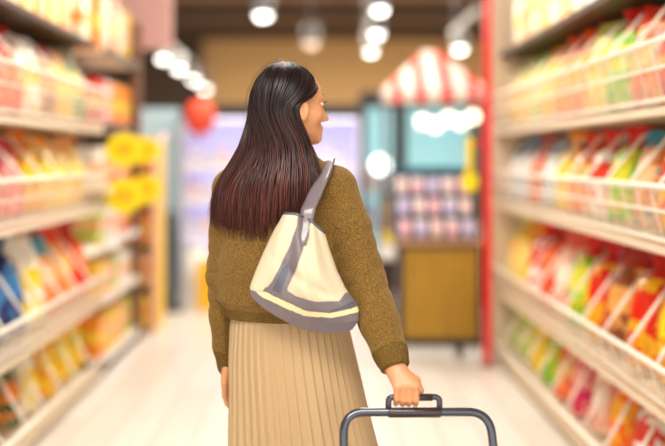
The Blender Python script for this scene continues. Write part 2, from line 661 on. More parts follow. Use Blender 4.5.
# yellow cardboard floor display beyond the post
dx0, dx1, dy0, dy1 = -1.54, -1.265, 7.15, 7.65
t = thing('floor_display', ((dx0 + dx1) / 2, 7.4, 0), 'yellow and orange cardboard display stand with rounded pink edge past left bay', 'display stand')
M_dy = mat('display_yellow', (252, 206, 70), .5)
M_pk = mat('display_pink', (246, 186, 176), .5)
MB().box(dx0, dx1 - .02, dy1 - .02, dy1, 0, 1.5).build('back_board', M_dy, t)
prof = [(dy0, 0), (dy1, 0), (dy1, 1.53)] + [(dy0 + .5 - .5 * math.sin(a), 1.12 + .41 * math.cos(a)) for a in [R(v) for v in range(10, 91, 10)]]
MB().prism(prof, 'x', dx1 - .02, dx1).build('side_panel', M_dy, t)
MB().prism([(p, q_) for p, q_ in prof], 'x', dx0, dx0 + .02).build('side_panel', M_dy, t)
m = MB()
m.tube([(dx1 - .01, p, q_) for p, q_ in prof[2:]] + [(dx1 - .01, dy0, 0.02)], .022, 8)
m.build('edge_trim', M_pk, t)
for k, z in enumerate((.05, .38, .70, 1.0, 1.28)):
    MB().box(dx0 + .02, dx1 - .02, dy0 + (.02 if k < 4 else .16), dy1 - .02, z - .015, z).build('tray', M_dy, t)
    for i in range(2):
        c = ['orange', 'yellow', 'peach', 'orange', 'yellow'][(k + i) % 5]
        carton(dx0 + .078 + i * .115, dy0 + (.1 if k < 4 else .26), z, .1, .12, .22 if k < 4 else .16, CM[c],
               '%s packet, %s on the %s tray of the cardboard display' % (c, 'left' if i == 0 else 'right', ['lowest', 'second', 'third', 'fourth', 'top'][k]),
               'packets on the cardboard display', 'packet', 'packet', CM['yellow' if c == 'orange' else 'orange'])

# salmon hanging sign
t = thing('hanging_sign', (-1.33, 7.2, 2.2), 'blank salmon pink sign panel hanging above the left aisle end', 'sign')
MB().box(-1.62, -1.14, 7.2, 7.24, 2.2, 3.0, bev=.01).build('panel', mat('salmon', (226, 176, 168), .5), t)
for x in (-1.5, -1.26):
    MB().tube([(x, 7.22, 3.0), (x, 7.22, CEIL)], .006, 6).build('hanger', M_grey, t)

# ------------------------------------------------------------------ red post and yellow hang tag at the right rack end
t = thing('red_post', (1.105, 6.03, 0), 'tall glossy red post at the far end of the right rack', 'post')
MB().box(1.08, 1.13, 6.0, 6.05, .012, CEIL - .3, bev=.006).build('shaft', M_red, t)
MB().box(1.06, 1.14, 5.995, 6.07, 0, .012).build('foot_plate', M_dark, t)
MB().box(1.08, 1.13, 6.0, 6.05, CEIL - .3, CEIL).build('ceiling_collar', M_dark, t)
t = thing('hang_tag', (.985, 6.01, 1.2), 'yellow paddle-shaped hang tag beside the red post', 'shelf sign')
m = MB()
n = 24
m.prism([(.985 + .055 * math.cos(2 * math.pi * j / n), 1.20 + .07 * math.sin(2 * math.pi * j / n)) for j in range(n)], 'y', 6.01, 6.015)
m.build('paddle', M_yel, t)
MB().box(.963, 1.005, 6.01, 6.014, 1.26, 1.49).build('strip', M_yel, t)
MB().box(.97, 1.079, 6.0145, 6.022, 1.44, 1.46).build('clip', M_red, t)

# ------------------------------------------------------------------ counter with its stepped rack
cx0, cx1, cy0, cy1 = .545, 1.115, 6.28, 6.85
t = thing('counter', ((cx0 + cx1) / 2, (cy0 + cy1) / 2, 0), 'dark-framed counter with mustard yellow front panel beside the red post', 'counter')
M_must = mat('mustard_panel', (186, 136, 22), .5)
add_noise_color(M_must, (152, 112, 12), (174, 132, 26), 6, 3, (12, 1, .6))
MB().box(cx0 + .03, cx1 - .03, cy0 + .004, cy1, .09, .76).build('carcass', M_dark, t)
MB().box(cx0 + .035, cx1 - .035, cy0 - .012, cy0 + .004, .13, .735, bev=.003).build('front_panel', M_must, t)
m = MB()
m.box(cx0, cx0 + .035, cy0 - .02, cy0 + .01, .08, .76)
m.box(cx1 - .035, cx1, cy0 - .02, cy0 + .01, .08, .76)
m.box(cx0 + .035, cx1 - .035, cy0 - .02, cy0 + .01, .735, .76)
m.box(cx0 + .035, cx1 - .035, cy0 - .02, cy0 + .01, .08, .13)
m.build('frame', M_dark, t)
MB().box(cx0 - .01, cx1 + .01, cy0 - .03, cy1, .76, .79, bev=.004).build('worktop', mat('worktop_tan', (176, 130, 84), .4), t)
MB().box(cx0 + .05, cx1 - .18, cy0 + .02, cy1 - .02, 0, .08).build('plinth', M_white, t)
MB().box(cx1 - .12, cx1 - .02, cy0 + .02, cy1 - .02, 0, .08).build('plinth', M_white, t)

M_teal = mat('teal_dark', (40, 86, 104), .5)
t = thing('stepped_rack', (.83, 6.6, .79), 'dark teal stepped rack of pastel tubs on the mustard counter', 'display rack')
MB().box(cx0, cx1, 6.74, 6.76, .79, 1.29).build('back_panel', M_teal, t)
for k in range(3):
    MB().box(cx0, cx1, 6.40 + k * .115, 6.74, .791 + k * .145, .80 + k * .145).build('step', M_teal, t)
for x in (cx0, cx1 - .01):
    MB().prism([(6.40, .79), (6.76, .79), (6.76, 1.12), (6.63, 1.09), (6.515, .945), (6.40, .80)], 'x', x, x + .01).build('side_panel', M_teal, t)
TUBM = [mat('tub_' + n_, v, .35) for n_, v in (('pink', (250, 200, 214)), ('lilac', (216, 206, 240)), ('blush', (252, 224, 220)))]
TN = ['pink', 'lilac', 'blush']
lidm = mat('tub_lid', (250, 248, 250), .3)
for k in range(3):
    for i in range(5):
        c = (k + i) % 3
        x, y, z = cx0 + .065 + i * .11, 6.455 + k * .115, .8012 + k * .145
        tt = thing('tub', (x, y, z), '%s tub, %s from left on the %s step of the teal rack' % (TN[c], ORD[i + 1], ['lowest', 'middle', 'top'][k]), 'tub', 'pastel tubs on the counter rack')
        MB().lathe([(.036, 0), (.042, .005), (.044, .1)], (x, y, z), 16).build('tub_body', TUBM[c], tt)
        MB().lathe([(.046, .1), (.046, .118), (.04, .122)], (x, y, z), 16).build('lid', lidm if i % 2 else TUBM[c], tt)

# ------------------------------------------------------------------ striped canopy stall with bulbs
CY = 8.4
sx = CY / F
ax0, ax1 = (382 - 318) * sx, (486 - 318) * sx
zb, zm, zt = H + 54 * sx, H + 82 * sx, H + 113 * sx
t = thing('striped_canopy', ((ax0 + ax1) / 2, CY + .5, 0), 'red and white striped stall canopy with peaked top', 'canopy')
M_cw = mat('canopy_white', (228, 212, 198), .7)
M_cr = mat('canopy_red', (226, 40, 28), .7)
mw, mr = MB(), MB()
peak0, peak1 = (430 - 318) * sx, (446 - 318) * sx
edges = [382, 393, 402, 416, 426, 442, 453, 469, 479, 486]
for i in range(len(edges) - 1):
    a, b = (edges[i] - 318) * sx, (edges[i + 1] - 318) * sx
    m = mr if i % 2 else mw
    # valance
    m.prism([(a, zb), (b, zb), (b, zm - .14), (a, zm - .14)], 'y', CY, CY + .012)
    # sloping roof face towards the front: polygon between a and b under the ridge outline

    def ridge(x):
        if x < peak0: return (zm - .14) + (zt - zm + .14) * (x - ax0) / (peak0 - ax0)
        if x > peak1: return zt - (zt - zm + .10) * (x - peak1) / (ax1 - peak1)
        return zt
    xs = [a] + [p for p in (peak0, peak1) if a < p < b] + [b]
    dep = lambda x: CY + .006 + .55 * (ridge(x) - zm + .14) / (zt - zm + .14)
    for p, q_ in zip(xs, xs[1:]):
        base = zm - .14
        for off in (0, .012):
            m.quad([(p, CY + .006 + off, base), (q_, CY + .006 + off, base), (q_, dep(q_) + off, ridge(q_)), (p, dep(p) + off, ridge(p))])
mw.build('white_stripes', M_cw, t)
mr.build('red_stripes', M_cr, t)
for x in (ax0 + .03, ax1 - .03):
    MB().tube([(x, CY + .05, 0), (x, CY + .05, zm - .15)], .018, 8).build('pole', M_dark, t)
MB().box(ax0, ax1, CY + .02, CY + .04, zb + .02, zb + .05).build('front_bar', M_dark, t)
M_bulb = emit('bulb_glow', (255, 244, 208), 2.2)
for i, (px, py) in enumerate(((424, 121), (437, 125), (450, 118), (463, 122), (475, 116))):
    x, z = (px - 318) * sx, H + (157 - py) * sx
    tt = thing('bulb', (x, CY + .1, z), 'glowing round warm bulb under the striped canopy, %s from the left' % ORD[i + 1], 'light bulb', 'bulbs under the striped canopy')
    rr = .056
    MB().lathe([(rr * math.sin(R(a)) + .0005, -rr * math.cos(R(a))) for a in range(0, 181, 15)], (x, CY + .1, z), 16).build('globe', M_bulb, tt)
    MB().tube([(x, CY + .1, z + rr - .005), (x, CY + .1, zb + .16)], .006, 6).build('cord', M_dark, tt)

# ------------------------------------------------------------------ coolers along the far cross aisle
M_lav = emit('glowing_lavender_back', (206, 202, 242), .4)  # panel itself glows, standing in for the cooler's interior light
M_lavs = mat('lavender_shelf', (236, 232, 250), .4)
M_blk = mat('black_fascia', (40, 34, 34), .5)


def packs(xs, zs, y, group, where):
    cs = [('white', CM['white']), ('lavender', CM['lavender']), ('pink', CM['pink'])]
    for k, z in enumerate(zs):
        for i, x in enumerate(xs):
            n_, m_ = cs[(i + k) % 3]
            carton(x, y, z, .11, .12, .17, m_, '%s carton, %s from left on shelf %s of the %s' % (n_, ORD[i + 1], ['one (lowest)', 'two', 'three', 'four (highest)'][k], where),
                   group, lid=CM['white' if n_ != 'white' else 'lavender'])


def multideck(x0, x1, y, ztop, label, mb):
    t = thing('display_cooler', ((x0 + x1) / 2, y + .35, 0), label, 'cooler')
    MB().box(x0, x1, y + .6, y + .64, 0, ztop).build('back_panel', mb, t)
    for x in (x0, x1 - .03):
        MB().box(x, x + .03, y + .02, y + .6, 0, ztop).build('side_panel', M_lavs, t)
    MB().box(x0 + .03, x1 - .03, y, y + .6, 0, .3, bev=.02).build('base', mat('cooler_base', (240, 196, 214), .4), t)
    MB().box(x0, x1, y, y + .64, ztop, ztop + .13).build('fascia', M_blk, t)
    for z in (.62, .94, 1.26):
        MB().box(x0 + .03, x1 - .03, y + .1, y + .6, z - .02, z).build('shelf', M_lavs, t)
        MB().box(x0 + .03, x1 - .03, y + .09, y + .1, z - .04, z + .02).build('price_rail', M_white, t)
    MB().box(x0 + .03, x1 - .03, y + .08, y + .12, ztop - .03, ztop).build('light_strip', emit('cooler_strip', (240, 236, 255), 1.2), t)
    return t


multideck(-1.32, .40, 8.9, 1.74, 'long lavender-lit open cooler behind the woman', M_lav)
packs([-1.2, -1.06, -.92, .06, .2], [.30, .62, .94, 1.26], 9.1, 'cartons in the lavender cooler', 'lavender cooler')


def glass_cooler(x0, x1, y, label):
    t = thing('glass_door_cooler', ((x0 + x1) / 2, y + .3, 0), label, 'cooler', 'glass door coolers')
    ML = emit('glowing_teal_back', (150, 214, 222), .5)  # emission on the back panel imitates a lamp-lit interior
    MB().box(x0, x1, y + .56, y + .6, 0, 1.9).build('back_panel', ML, t)
    for x in (x0, x1 - .03):
        MB().box(x, x + .03, y + .03, y + .56, 0, 1.9).build('side_panel', M_blk, t)
    MB().box(x0 + .03, x1 - .03, y + .03, y + .56, 0, .2).build('base', M_blk, t)
    MB().box(x0, x1, y, y + .6, 1.9, 2.02).build('fascia', M_blk, t)
    for z in (.6, 1.0, 1.4):
        MB().box(x0 + .03, x1 - .03, y + .1, y + .56, z - .012, z).build('shelf', M_white, t)
    m = MB()
    m.box(x0, x0 + .05, y, y + .03, .2, 1.9); m.box(x1 - .05, x1, y, y + .03, .2, 1.9)
    m.box(x0 + .05, x1 - .05, y, y + .03, 1.86, 1.9); m.box(x0 + .05, x1 - .05, y, y + .03, .2, .26)
    fr = m.build('door', M_blk, t)
    MB().box(x0 + .05, x1 - .05, y + .01, y + .016, .26, 1.86).build('glass', clear_plastic('cooler_glass', (200, 230, 232), .12), fr)
    MB().box(x1 - .09, x1 - .07, y - .04, y, .8, 1.2).build('handle', M_grey, fr)
    return t


glass_cooler(.43, .82, 9.3, 'narrow teal-lit glass door cooler just right of the woman\'s shoulder')
glass_cooler(.84, 1.62, 9.3, 'wide teal-lit glass door cooler behind the striped canopy')
tub_m = [M_white, CM['lavender'], CM['pink']]
for k, z in enumerate((.2, .6, 1.0)):
    for i in range(2):
        bottle(.55 + i * .15, 9.55, z, .06, .3, tub_m[(i + k) % 3], '%s bottle at %s on the %s shelf of the narrow glass cooler' % (['white', 'lavender', 'pink'][(i + k) % 3], ['left', 'right'][i], ['lowest', 'middle', 'upper'][k]), 'bottles in the narrow cooler')
# round white lamp seen through the narrow cooler's lower half: globe lamp on a stand
sx = 8.9 / F
t = thing('globe_lamp', ((380 - 318) * sx, 8.85, 0), 'white glowing globe lamp on slim stand before the narrow cooler', 'lamp')
gx, gz = (380 - 318) * sx, H - 8 * sx
MB().lathe([(.085 * math.sin(R(a)) + .0005, -.085 * math.cos(R(a))) for a in range(0, 181, 15)], (gx, 8.85, gz), 18).build('globe', emit('globe_glow', (250, 255, 250), 3), t)
MB().tube([(gx, 8.85, .02), (gx, 8.85, gz - .08)], .015, 8).build('stem', M_dark, t)
MB().lathe([(.13, 0), (.13, .015), (.02, .025)], (gx, 8.85, 0), 20).build('base', M_dark, t)

# pale blue tall cabinet, left
t = thing('tall_cabinet', (-1.6, 9.4, 0), 'tall pale blue cabinet left of the lavender cooler', 'cabinet')
M_pb = mat('pale_blue', (186, 212, 220), .5)
MB().box(-1.85, -1.36, 9.15, 9.7, .06, 1.84, bev=.008).build('carcass', M_pb, t)
MB().box(-1.84, -1.61, 9.13, 9.15, .1, 1.8, bev=.004).build('door', M_pb, t)
MB().box(-1.6, -1.37, 9.13, 9.15, .1, 1.8, bev=.004).build('door', M_pb, t)
MB().box(-1.85, -1.36, 9.18, 9.7, 0, .06).build('plinth', M_white, t)

# slim dark post and white drum left, yellow carton
t = thing('stand_post', (-1.30, 8.2, 0), 'slim dark slate stand with rounded top left of the lavender cooler', 'stand')
MB().lathe([(.055, .03), (.06, .1), (.065, .7), (.06, .82), (.035, .88), (.005, .9)], (-1.30, 8.2, 0)).build('shaft', mat('slate', (78, 92, 102), .5), t)
MB().lathe([(.11, 0), (.11, .02), (.06, .04)], (-1.30, 8.2, 0)).build('base', M_dark, t)
o = carton(-.985, 8.2, .0, .16, .14, .44, mat('yellow_box', (246, 190, 20), .4), 'plain yellow box standing on floor left of the woman', None, 'box', 'box', mat('yellow_box_band', (240, 180, 10), .4))
t = thing('drum', (-1.13, 8.52, 0), 'white round drum between dark stand and yellow box', 'drum')
MB().lathe([(.1, 0), (.12, .02), (.125, .3), (.12, .55)], (-1.13, 8.52, 0)).build('drum_body', M_white, t)
MB().lathe([(.128, .55), (.128, .58), (.1, .59)], (-1.13, 8.52, 0)).build('lid', M_lavs, t)

# little stand right of the woman's arm: white tub, yellow tub, tan sack
t = thing('pedestal', (.62, 8.0, 0), 'slim dark pedestal right of the woman holding two tubs', 'pedestal')
MB().box(.52, .72, 7.9, 8.1, .44, .47).build('top_plate', M_dark, t)
MB().tube([(.62, 8.0, .02), (.62, 8.0, .44)], .025, 8).build('stem', M_dark, t)
MB().lathe([(.12, 0), (.12, .02), (.03, .03)], (.62, 8.0, 0)).build('base', M_dark, t)
t = thing('tub', (.62, 8.0, .47), 'white round tub at the bottom on the slim pedestal', 'tub')
MB().lathe([(.08, 0), (.095, .02), (.095, .1)], (.62, 8, .47)).build('tub_body', M_white, t)
MB().lathe([(.1, .1), (.1, .125)], (.62, 8, .47)).build('lid', M_lavs, t)
t = thing('tub', (.62, 8.0, .595), 'yellow tub stacked on the white tub, slim pedestal', 'tub')
MB().lathe([(.055, 0), (.065, .02), (.065, .1)], (.62, 8, .595)).build('tub_body', mat('tub_yellow', (225, 205, 60), .4), t)
MB().lathe([(.068, .1), (.068, .12)], (.62, 8, .595)).build('lid', M_dy, t)
t = thing('jar', (.62, 8.0, .715), 'tall tan jar on top of the yellow tub', 'jar')
MB().lathe([(.045, 0), (.06, .03), (.062, .2), (.045, .26), (.04, .3)], (.62, 8, .715)).build('jar_body', mat('tan_jar', (150, 122, 92), .5), t)
MB().lathe([(.045, .3), (.045, .33)], (.62, 8, .715)).build('lid', M_dark, t)

# red lantern
sx = 8.62 / F
lx, lz = (200 - 318) * sx, H + (157 - 119) * sx
t = thing('paper_lantern', (lx, 8.62, lz), 'round orange-red paper lantern hanging above the lavender cooler', 'lantern')
MB().lathe([(.03, -.165), (.09, -.14), (.135, -.07), (.145, 0), (.135, .07), (.09, .14), (.03, .165)], (lx, 8.62, lz + .02), 18).build('shade', mat('lantern_red', (245, 80, 50), .6), t)
MB().tube([(lx, 8.62, lz + .185), (lx, 8.62, CEIL)], .005, 6).build('cord', M_dark, t)
MB().tube([(lx, 8.62, lz - .145), (lx, 8.62, lz - .2)], .02, 8).build('tassel', mat('tassel_pink', (240, 110, 130), .6), t)

# ------------------------------------------------------------------ track spotlights
M_glow = emit('spot_glow', (255, 250, 240), 5)
M_dim = emit('spot_glow_dim', (255, 226, 205), .55)
M_can = mat('lamp_can', (128, 130, 138), .5)


def spot(x, y, z, r, glow, label, group, up):
    t = thing('track_spotlight', (x, y, z), label, 'spotlight', group)
    MB().lathe([(.0005, -r * .75), (r * .6, -r * .62), (r * .9, -r * .3), (r, 0)], (x, y, z), 18).build('lens', glow, t)
    MB().lathe([(r * 1.04, -.01), (r * 1.12, .02), (r * 1.0, .2), (r * .4, .24)], (x, y, z), 18).build('lamp_can', M_can, t)
    MB().tube([(x, y, z + .22), (x, y, up)], .012, 6).build('stem', M_can, t)


TR = 3.18
trk = [(-2.45, 9.5, 21.2, 'white light track on the left, above the pale blue cabinet'), (.72, 8.6, 14.2, 'white light track on the right carrying three spotlights'),
       (-.58, 8.8, 11.2, 'short light track over the woman\'s head'), (2.0, 11.5, 13.8, 'short light track over the striped canopy')]
for x, a, b, lab in trk:
    t = thing('light_track', (x, (a + b) / 2, TR), lab, 'light track', 'ceiling light tracks')
    MB().box(x - .03, x + .03, a, b, TR, TR + .05).build('rail', M_can, t)
    for yy in (a + .3, b - .3):
        MB().tube([(x, yy, TR + .05), (x, yy, CEIL - (0))], .008, 6).build('hanger', M_can, t)
for i, (px, py) in enumerate(((163, 58), (179, 68), (194, 79), (205, 88))):
    y = F * (2.9 - H) / (157 - py)
    spot((px - 318) * y / F, y, 2.9, .085 + .006 * i, M_glow, 'glowing spotlight on the left track, %s from the near end' % ORD[i + 1], 'spotlights on the left track', TR)
for i, (px, py) in enumerate(((380, 9), (377, 33), (371, 51))):
    y = F * (2.9 - H) / (157 - py)
    spot((px - 318) * y / F, y, 2.9, .08, M_glow, 'glowing spotlight on the right track, %s in the row' % ['nearest and highest', 'middle', 'farthest and lowest'][i], 'spotlights on the right track', TR)
y = F * (2.9 - H) / (157 - 14)
spot((263 - 318) * y / F, y, 2.9, .09, M_glow, 'bright lone spotlight above the woman\'s head', None, TR)
y = F * (2.9 - H) / (157 - 48)
spot((460 - 318) * y / F, y, 2.9, .09, M_glow, 'glowing spotlight above the striped canopy', None, TR)
y = F * (2.9 - H) / (157 - 42)
t_x = (311 - 318) * y / F
spot(t_x, y, 2.9, .11, M_dim, 'dim pinkish spotlight right above the woman', None, CEIL)

# light panels added out of view over the aisle (they carry the aisle light)
M_tube = emit('diffuser_glow', (255, 246, 232), 2)
for i, (x, y, w, l) in enumerate(((-.2, .3, 1.6, 1.6), (-.1, 4.4, 1.0, 2.6), (-.1, 8.0, 2.4, 1.6))):
    t = thing('added_light_panel', (x, y, 3.45), 'large white light panel added out of view over the aisle, %s' % ['near', 'middle', 'far'][i], 'added light panel', 'added aisle light panels')
    MB().box(x - w / 2 - .03, x + w / 2 + .03, y - l / 2 - .03, y + l / 2 + .03, 3.46, 3.52).build('housing', M_can, t)
    MB().box(x - w / 2, x + w / 2, y - l / 2, y + l / 2, 3.44, 3.46).build('diffuser', M_tube, t)
    for yy in (y - l / 3, y + l / 3):
        MB().tube([(x, yy, 3.52), (x, yy, CEIL)], .01, 6).build('hanger', M_can, t)


# ================================================================== the woman
def surface_nets(A, org, h):
    nx, ny, nz = A.shape
    ins = A < 0
    c = np.zeros((nx - 1, ny - 1, nz - 1), np.uint8)
    for i in (0, 1):
        for j in (0, 1):
            for k in (0, 1):
                c += ins[i:nx - 1 + i, j:ny - 1 + j, k:nz - 1 + k]
    act = (c > 0) & (c < 8)
    idx = np.full(act.shape, -1, np.int64)
    cells = np.argwhere(act)
    idx[act] = np.arange(len(cells))
    acc = np.zeros((len(cells), 3))
    cnt = np.zeros(len(cells))
    I, J, K = cells.T
    corners = [(i, j, k) for i in (0, 1) for j in (0, 1) for k in (0, 1)]
    val = {q: A[I + q[0], J + q[1], K + q[2]] for q in corners}
    for q in corners:
        for ax in range(3):
            if q[ax]: continue
            p = list(q); p[ax] = 1; p = tuple(p)
            a, b = val[q], val[p]
            m = (a < 0) != (b < 0)
            tt = a[m] / (a[m] - b[m])
            pos = np.tile(np.array(q, float), (m.sum(), 1))
            pos[:, ax] += tt
            acc[m] += pos
            cnt[m] += 1
    V = (cells + acc / cnt[:, None]) * h + np.array(org)
    quads = []
    for ax in range(3):
        o1, o2 = [(1, 2), (2, 0), (0, 1)][ax]
        sl0 = [slice(1, -1)] * 3; sl1 = [slice(1, -1)] * 3
        n = A.shape[ax]
        sl0[ax] = slice(0, n - 1); sl1[ax] = slice(1, n)
        a, b = ins[tuple(sl0)], ins[tuple(sl1)]
        for flip, mask in ((False, a & ~b), (True, ~a & b)):
            e = np.argwhere(mask)
            if not len(e): continue
            e = e + 1
            e[:, ax] -= 1
            def cell(d1, d2):
                f = e.copy(); f[:, o1] -= d1; f[:, o2] -= d2
                return idx[f[:, 0], f[:, 1], f[:, 2]]
            qd = np.stack([cell(1, 1), cell(0, 1), cell(0, 0), cell(1, 0)], 1)
            quads.append(qd[:, ::-1] if flip else qd)
    return V, np.concatenate(quads)


def mesh_np(name, V, Q, mats, parent=None, mi=None, smooth=True):
    me = bpy.data.meshes.new(name)
    me.from_pydata(V.tolist(), [], Q.tolist())
    for m in mats: me.materials.append(m)
    if mi is not None: me.polygons.foreach_set('material_index', mi.astype(np.int32))
    me.polygons.foreach_set('use_smooth', np.ones(len(me.polygons), bool))
    me.update()
    o = bpy.data.objects.new(name, me)
    COL.objects.link(o)
    if parent:
        o.parent = parent
        o.matrix_parent_inverse = Matrix.Translation(parent.location).inverted()
    return o


class Field:
    def __init__(s, lo, hi, h):
        s.lo, s.h = np.array(lo, float), h
        n = np.ceil((np.array(hi) - s.lo) / h).astype(int) + 1
        s.A = np.full(n, .2, np.float32)

    def sl(s, lo, hi):
        a = np.clip(np.floor((np.array(lo) - s.lo) / s.h).astype(int), 0, np.array(s.A.shape))
        b = np.clip(np.ceil((np.array(hi) - s.lo) / s.h).astype(int) + 1, 0, np.array(s.A.shape))
        S3 = tuple(slice(x, y) for x, y in zip(a, b))
        g = [s.lo[i] + s.h * np.arange(a[i], b[i]) for i in range(3)]
        return S3, g[0][:, None, None], g[1][None, :, None], g[2][None, None, :]

    def union(s, S3, d, k):
        a = s.A[S3]
        if k <= 0:
            s.A[S3] = np.minimum(a, d)
        else:
            hh = np.maximum(k - np.abs(a - d), 0) / k
            s.A[S3] = np.minimum(a, d) - hh * hh * k * .25

    def cut(s, S3, d, k):
        a = s.A[S3]
        nd_ = -d
        hh = np.maximum(k - np.abs(a - nd_), 0) / k
        s.A[S3] = np.maximum(a, nd_) + hh * hh * k * .25

    def cone(s, p, q, r0, r1, k=.02, squash=None):
        p, q = np.array(p, float), np.array(q, float)
        rm = max(r0, r1) + k + s.h * 3
        S3, X, Y, Z = s.sl(np.minimum(p, q) - rm, np.maximum(p, q) + rm)
        d = q - p
        L2 = max((d ** 2).sum(), 1e-9)
        t = np.clip(((X - p[0]) * d[0] + (Y - p[1]) * d[1] + (Z - p[2]) * d[2]) / L2, 0, 1)
        D = np.sqrt((X - p[0] - t * d[0]) ** 2 + (Y - p[1] - t * d[1]) ** 2 + (Z - p[2] - t * d[2]) ** 2) - (r0 + (r1 - r0) * t)
        s.union(S3, D, k)

    def chain(s, pts, rs, k=.02):
        for i in range(len(pts) - 1):
            s.cone(pts[i], pts[i + 1], rs[i], rs[i + 1], k)

    def ell(s, c, ax, rad, k=.02, cut=False):
        """ax: 3 orthonormal rows; rad: radii"""
        c, rad = np.array(c, float), np.array(rad, float)
        ax = np.array(ax, float)
        rm = rad.max() + k + s.h * 3
        S3, X, Y, Z = s.sl(c - rm, c + rm)
        q = [(X - c[0]) * a[0] + (Y - c[1]) * a[1] + (Z - c[2]) * a[2] for a in ax]
        k0 = np.sqrt(sum((qq / r) ** 2 for qq, r in zip(q, rad)))
        k1 = np.sqrt(sum((qq / r ** 2) ** 2 for qq, r in zip(q, rad))) + 1e-9
        D = k0 * (k0 - 1) / k1
        (s.cut if cut else s.union)(S3, D, k)

    def stack(s, rows, k=.02, mod=None, ext=.06):
        """rows: (z, cx, cy, rx, ry) ascending z"""
        rows = np.array(rows, float)
        rm = rows[:, 3:].max() + ext
        S3, X, Y, Z = s.sl((rows[:, 1].min() - rm, rows[:, 2].min() - rm, rows[0, 0] - ext), (rows[:, 1].max() + rm, rows[:, 2].max() + rm, rows[-1, 0] + ext))
        zz = Z
        it = lambda c: np.interp(zz, rows[:, 0], rows[:, c])
        dx, dy, rx, ry = X - it(1), Y - it(2), it(3), it(4)
        k0 = np.sqrt((dx / rx) ** 2 + (dy / ry) ** 2) + 1e-9
        k1 = np.sqrt((dx / rx ** 2) ** 2 + (dy / ry ** 2) ** 2) + 1e-9
        D = k0 * (k0 - 1) / k1
        if mod is not None: D = D + mod(X, Y, Z)
        D = np.maximum(D, np.maximum(rows[0, 0] - zz, zz - rows[-1, 0]))
        s.union(S3, D.astype(np.float32), k)

    def mesh(s, name, mats, parent=None, mi=None):
        V, Q = surface_nets(s.A, s.lo, s.h)
        C = V[Q].mean(1) if mi is not None else None
        return mesh_np(name, V, Q, mats, parent, mi(C) if mi is not None else None)


# head frame
YAW = R(63)
FW = np.array([math.sin(YAW), math.cos(YAW), 0])
RT = np.array([math.cos(YAW), -math.sin(YAW), 0])
UP = np.array([0, 0, 1.0])
HC = np.array([-.080, 2.57, 0.0])
hp = lambda f, r, u: HC + FW * f + RT * r + UP * u
AX = (FW, RT, UP)

# joints
R_SH, R_EL, R_WR = np.array([.045, 2.555, 1.275]), np.array([.118, 2.505, 1.045]), np.array([.196, 2.352, .828])
L_SH, L_EL, L_WR = np.array([-.235, 2.575, 1.27]), np.array([-.262, 2.615, 1.03]), np.array([-.258, 2.66, .785])
BX, BY = -.085, 2.57

woman = thing('person', (BX, BY, 0), 'woman in olive knit jumper and pleated beige skirt, head turned right, pulling a trolley', 'person')

B = Field((-.36, 2.22, -.012), (.31, 2.78, 1.64), .0030)
# head
B.ell(hp(-.012, 0, 1.523), AX, (.090, .073, .086), .0)
B.ell(hp(.030, 0, 1.478), AX, (.060, .058, .080), .03)
B.ell(hp(.046, 0, 1.542), AX, (.042, .052, .045), .03)
for s_ in (-1, 1):
    B.cone(hp(.005, .052 * s_, 1.450), hp(.070, .014 * s_, 1.416), .016, .015, .025)
    B.ell(hp(.060, .036 * s_, 1.478), AX, (.026, .022, .022), .02)      # cheekbone
B.cone(hp(.078, -.008, 1.415), hp(.078, .008, 1.415), .0155, .0155, .018)  # chin
B.cone(hp(.080, 0, 1.520), hp(.1155, 0, 1.4690), .0080, .0082, .012)       # nose
for s_ in (-1, 1):
    B.ell(hp(.102, .010 * s_, 1.4665), AX, (.009, .0075, .007), .006)
    B.ell(hp(.088, .030 * s_, 1.509), AX, (.016, .018, .010), .012, cut=True)   # eye socket
    B.cone(hp(.078, .040 * s_, 1.526), hp(.088, .014 * s_, 1.527), .007, .008, .012)  # brow
B.ell(hp(.083, 0, 1.441), AX, (.014, .024, .018), .016)
B.ell(hp(.0955, 0, 1.4435), AX, (.0068, .019, .0042), .005)                # lips
B.ell(hp(.0945, 0, 1.4340), AX, (.0066, .016, .0048), .005)
for s_ in (-1, 1):
    B.ell(hp(.078, .0315 * s_, 1.508), AX, (.0125, .0125, .0118), .003)        # eyeball with lids
    ear = hp(.004, .0755 * s_, 1.487)
    e_f = FW * math.cos(R(18)) - RT * s_ * math.sin(R(18)) * -1
    B.ell(ear + RT * .004 * s_ , AX, (.018, .0085, .031), .006)
    B.ell(ear + RT * .0135 * s_ + FW * .003 + UP * .003, AX, (.010, .006, .018), .004, cut=True)
# neck and trunk
B.cone(hp(-.022, 0, 1.47), (BX, BY - .005, 1.30), .051, .058, .03)
B.stack([(.80, BX, BY, .130, .095), (.88, BX, BY, .135, .095), (1.02, BX, BY, .125, .088), (1.15, BX, BY, .14, .098), (1.27, BX, BY, .15, .095), (1.335, BX, BY - .005, .10, .07)], .05)
# arms
B.cone((BX + .05, BY, 1.30), R_SH, .055, .048, .04)
B.cone((BX - .05, BY, 1.30), L_SH, .055, .048, .04)
B.chain([R_SH, R_EL, R_WR], [.045, .036, .0235], .02)
B.chain([L_SH, L_EL, L_WR], [.045, .036, .0235], .02)
# legs and shoes-size feet
for s_ in (-1, 1):
    hip, kn, an = (BX + .085 * s_, BY, .84), (BX + .09 * s_, BY + .01, .47), (BX + .092 * s_, BY - .02, .085)
    B.chain([hip, kn, an], [.070, .054, .038], .03)
    B.chain([(an[0], an[1] - .02, .04), (an[0] + .01 * s_, an[1] + .08, .032), (an[0] + .015 * s_, an[1] + .16, .022)], [.038, .034, .022], .02)
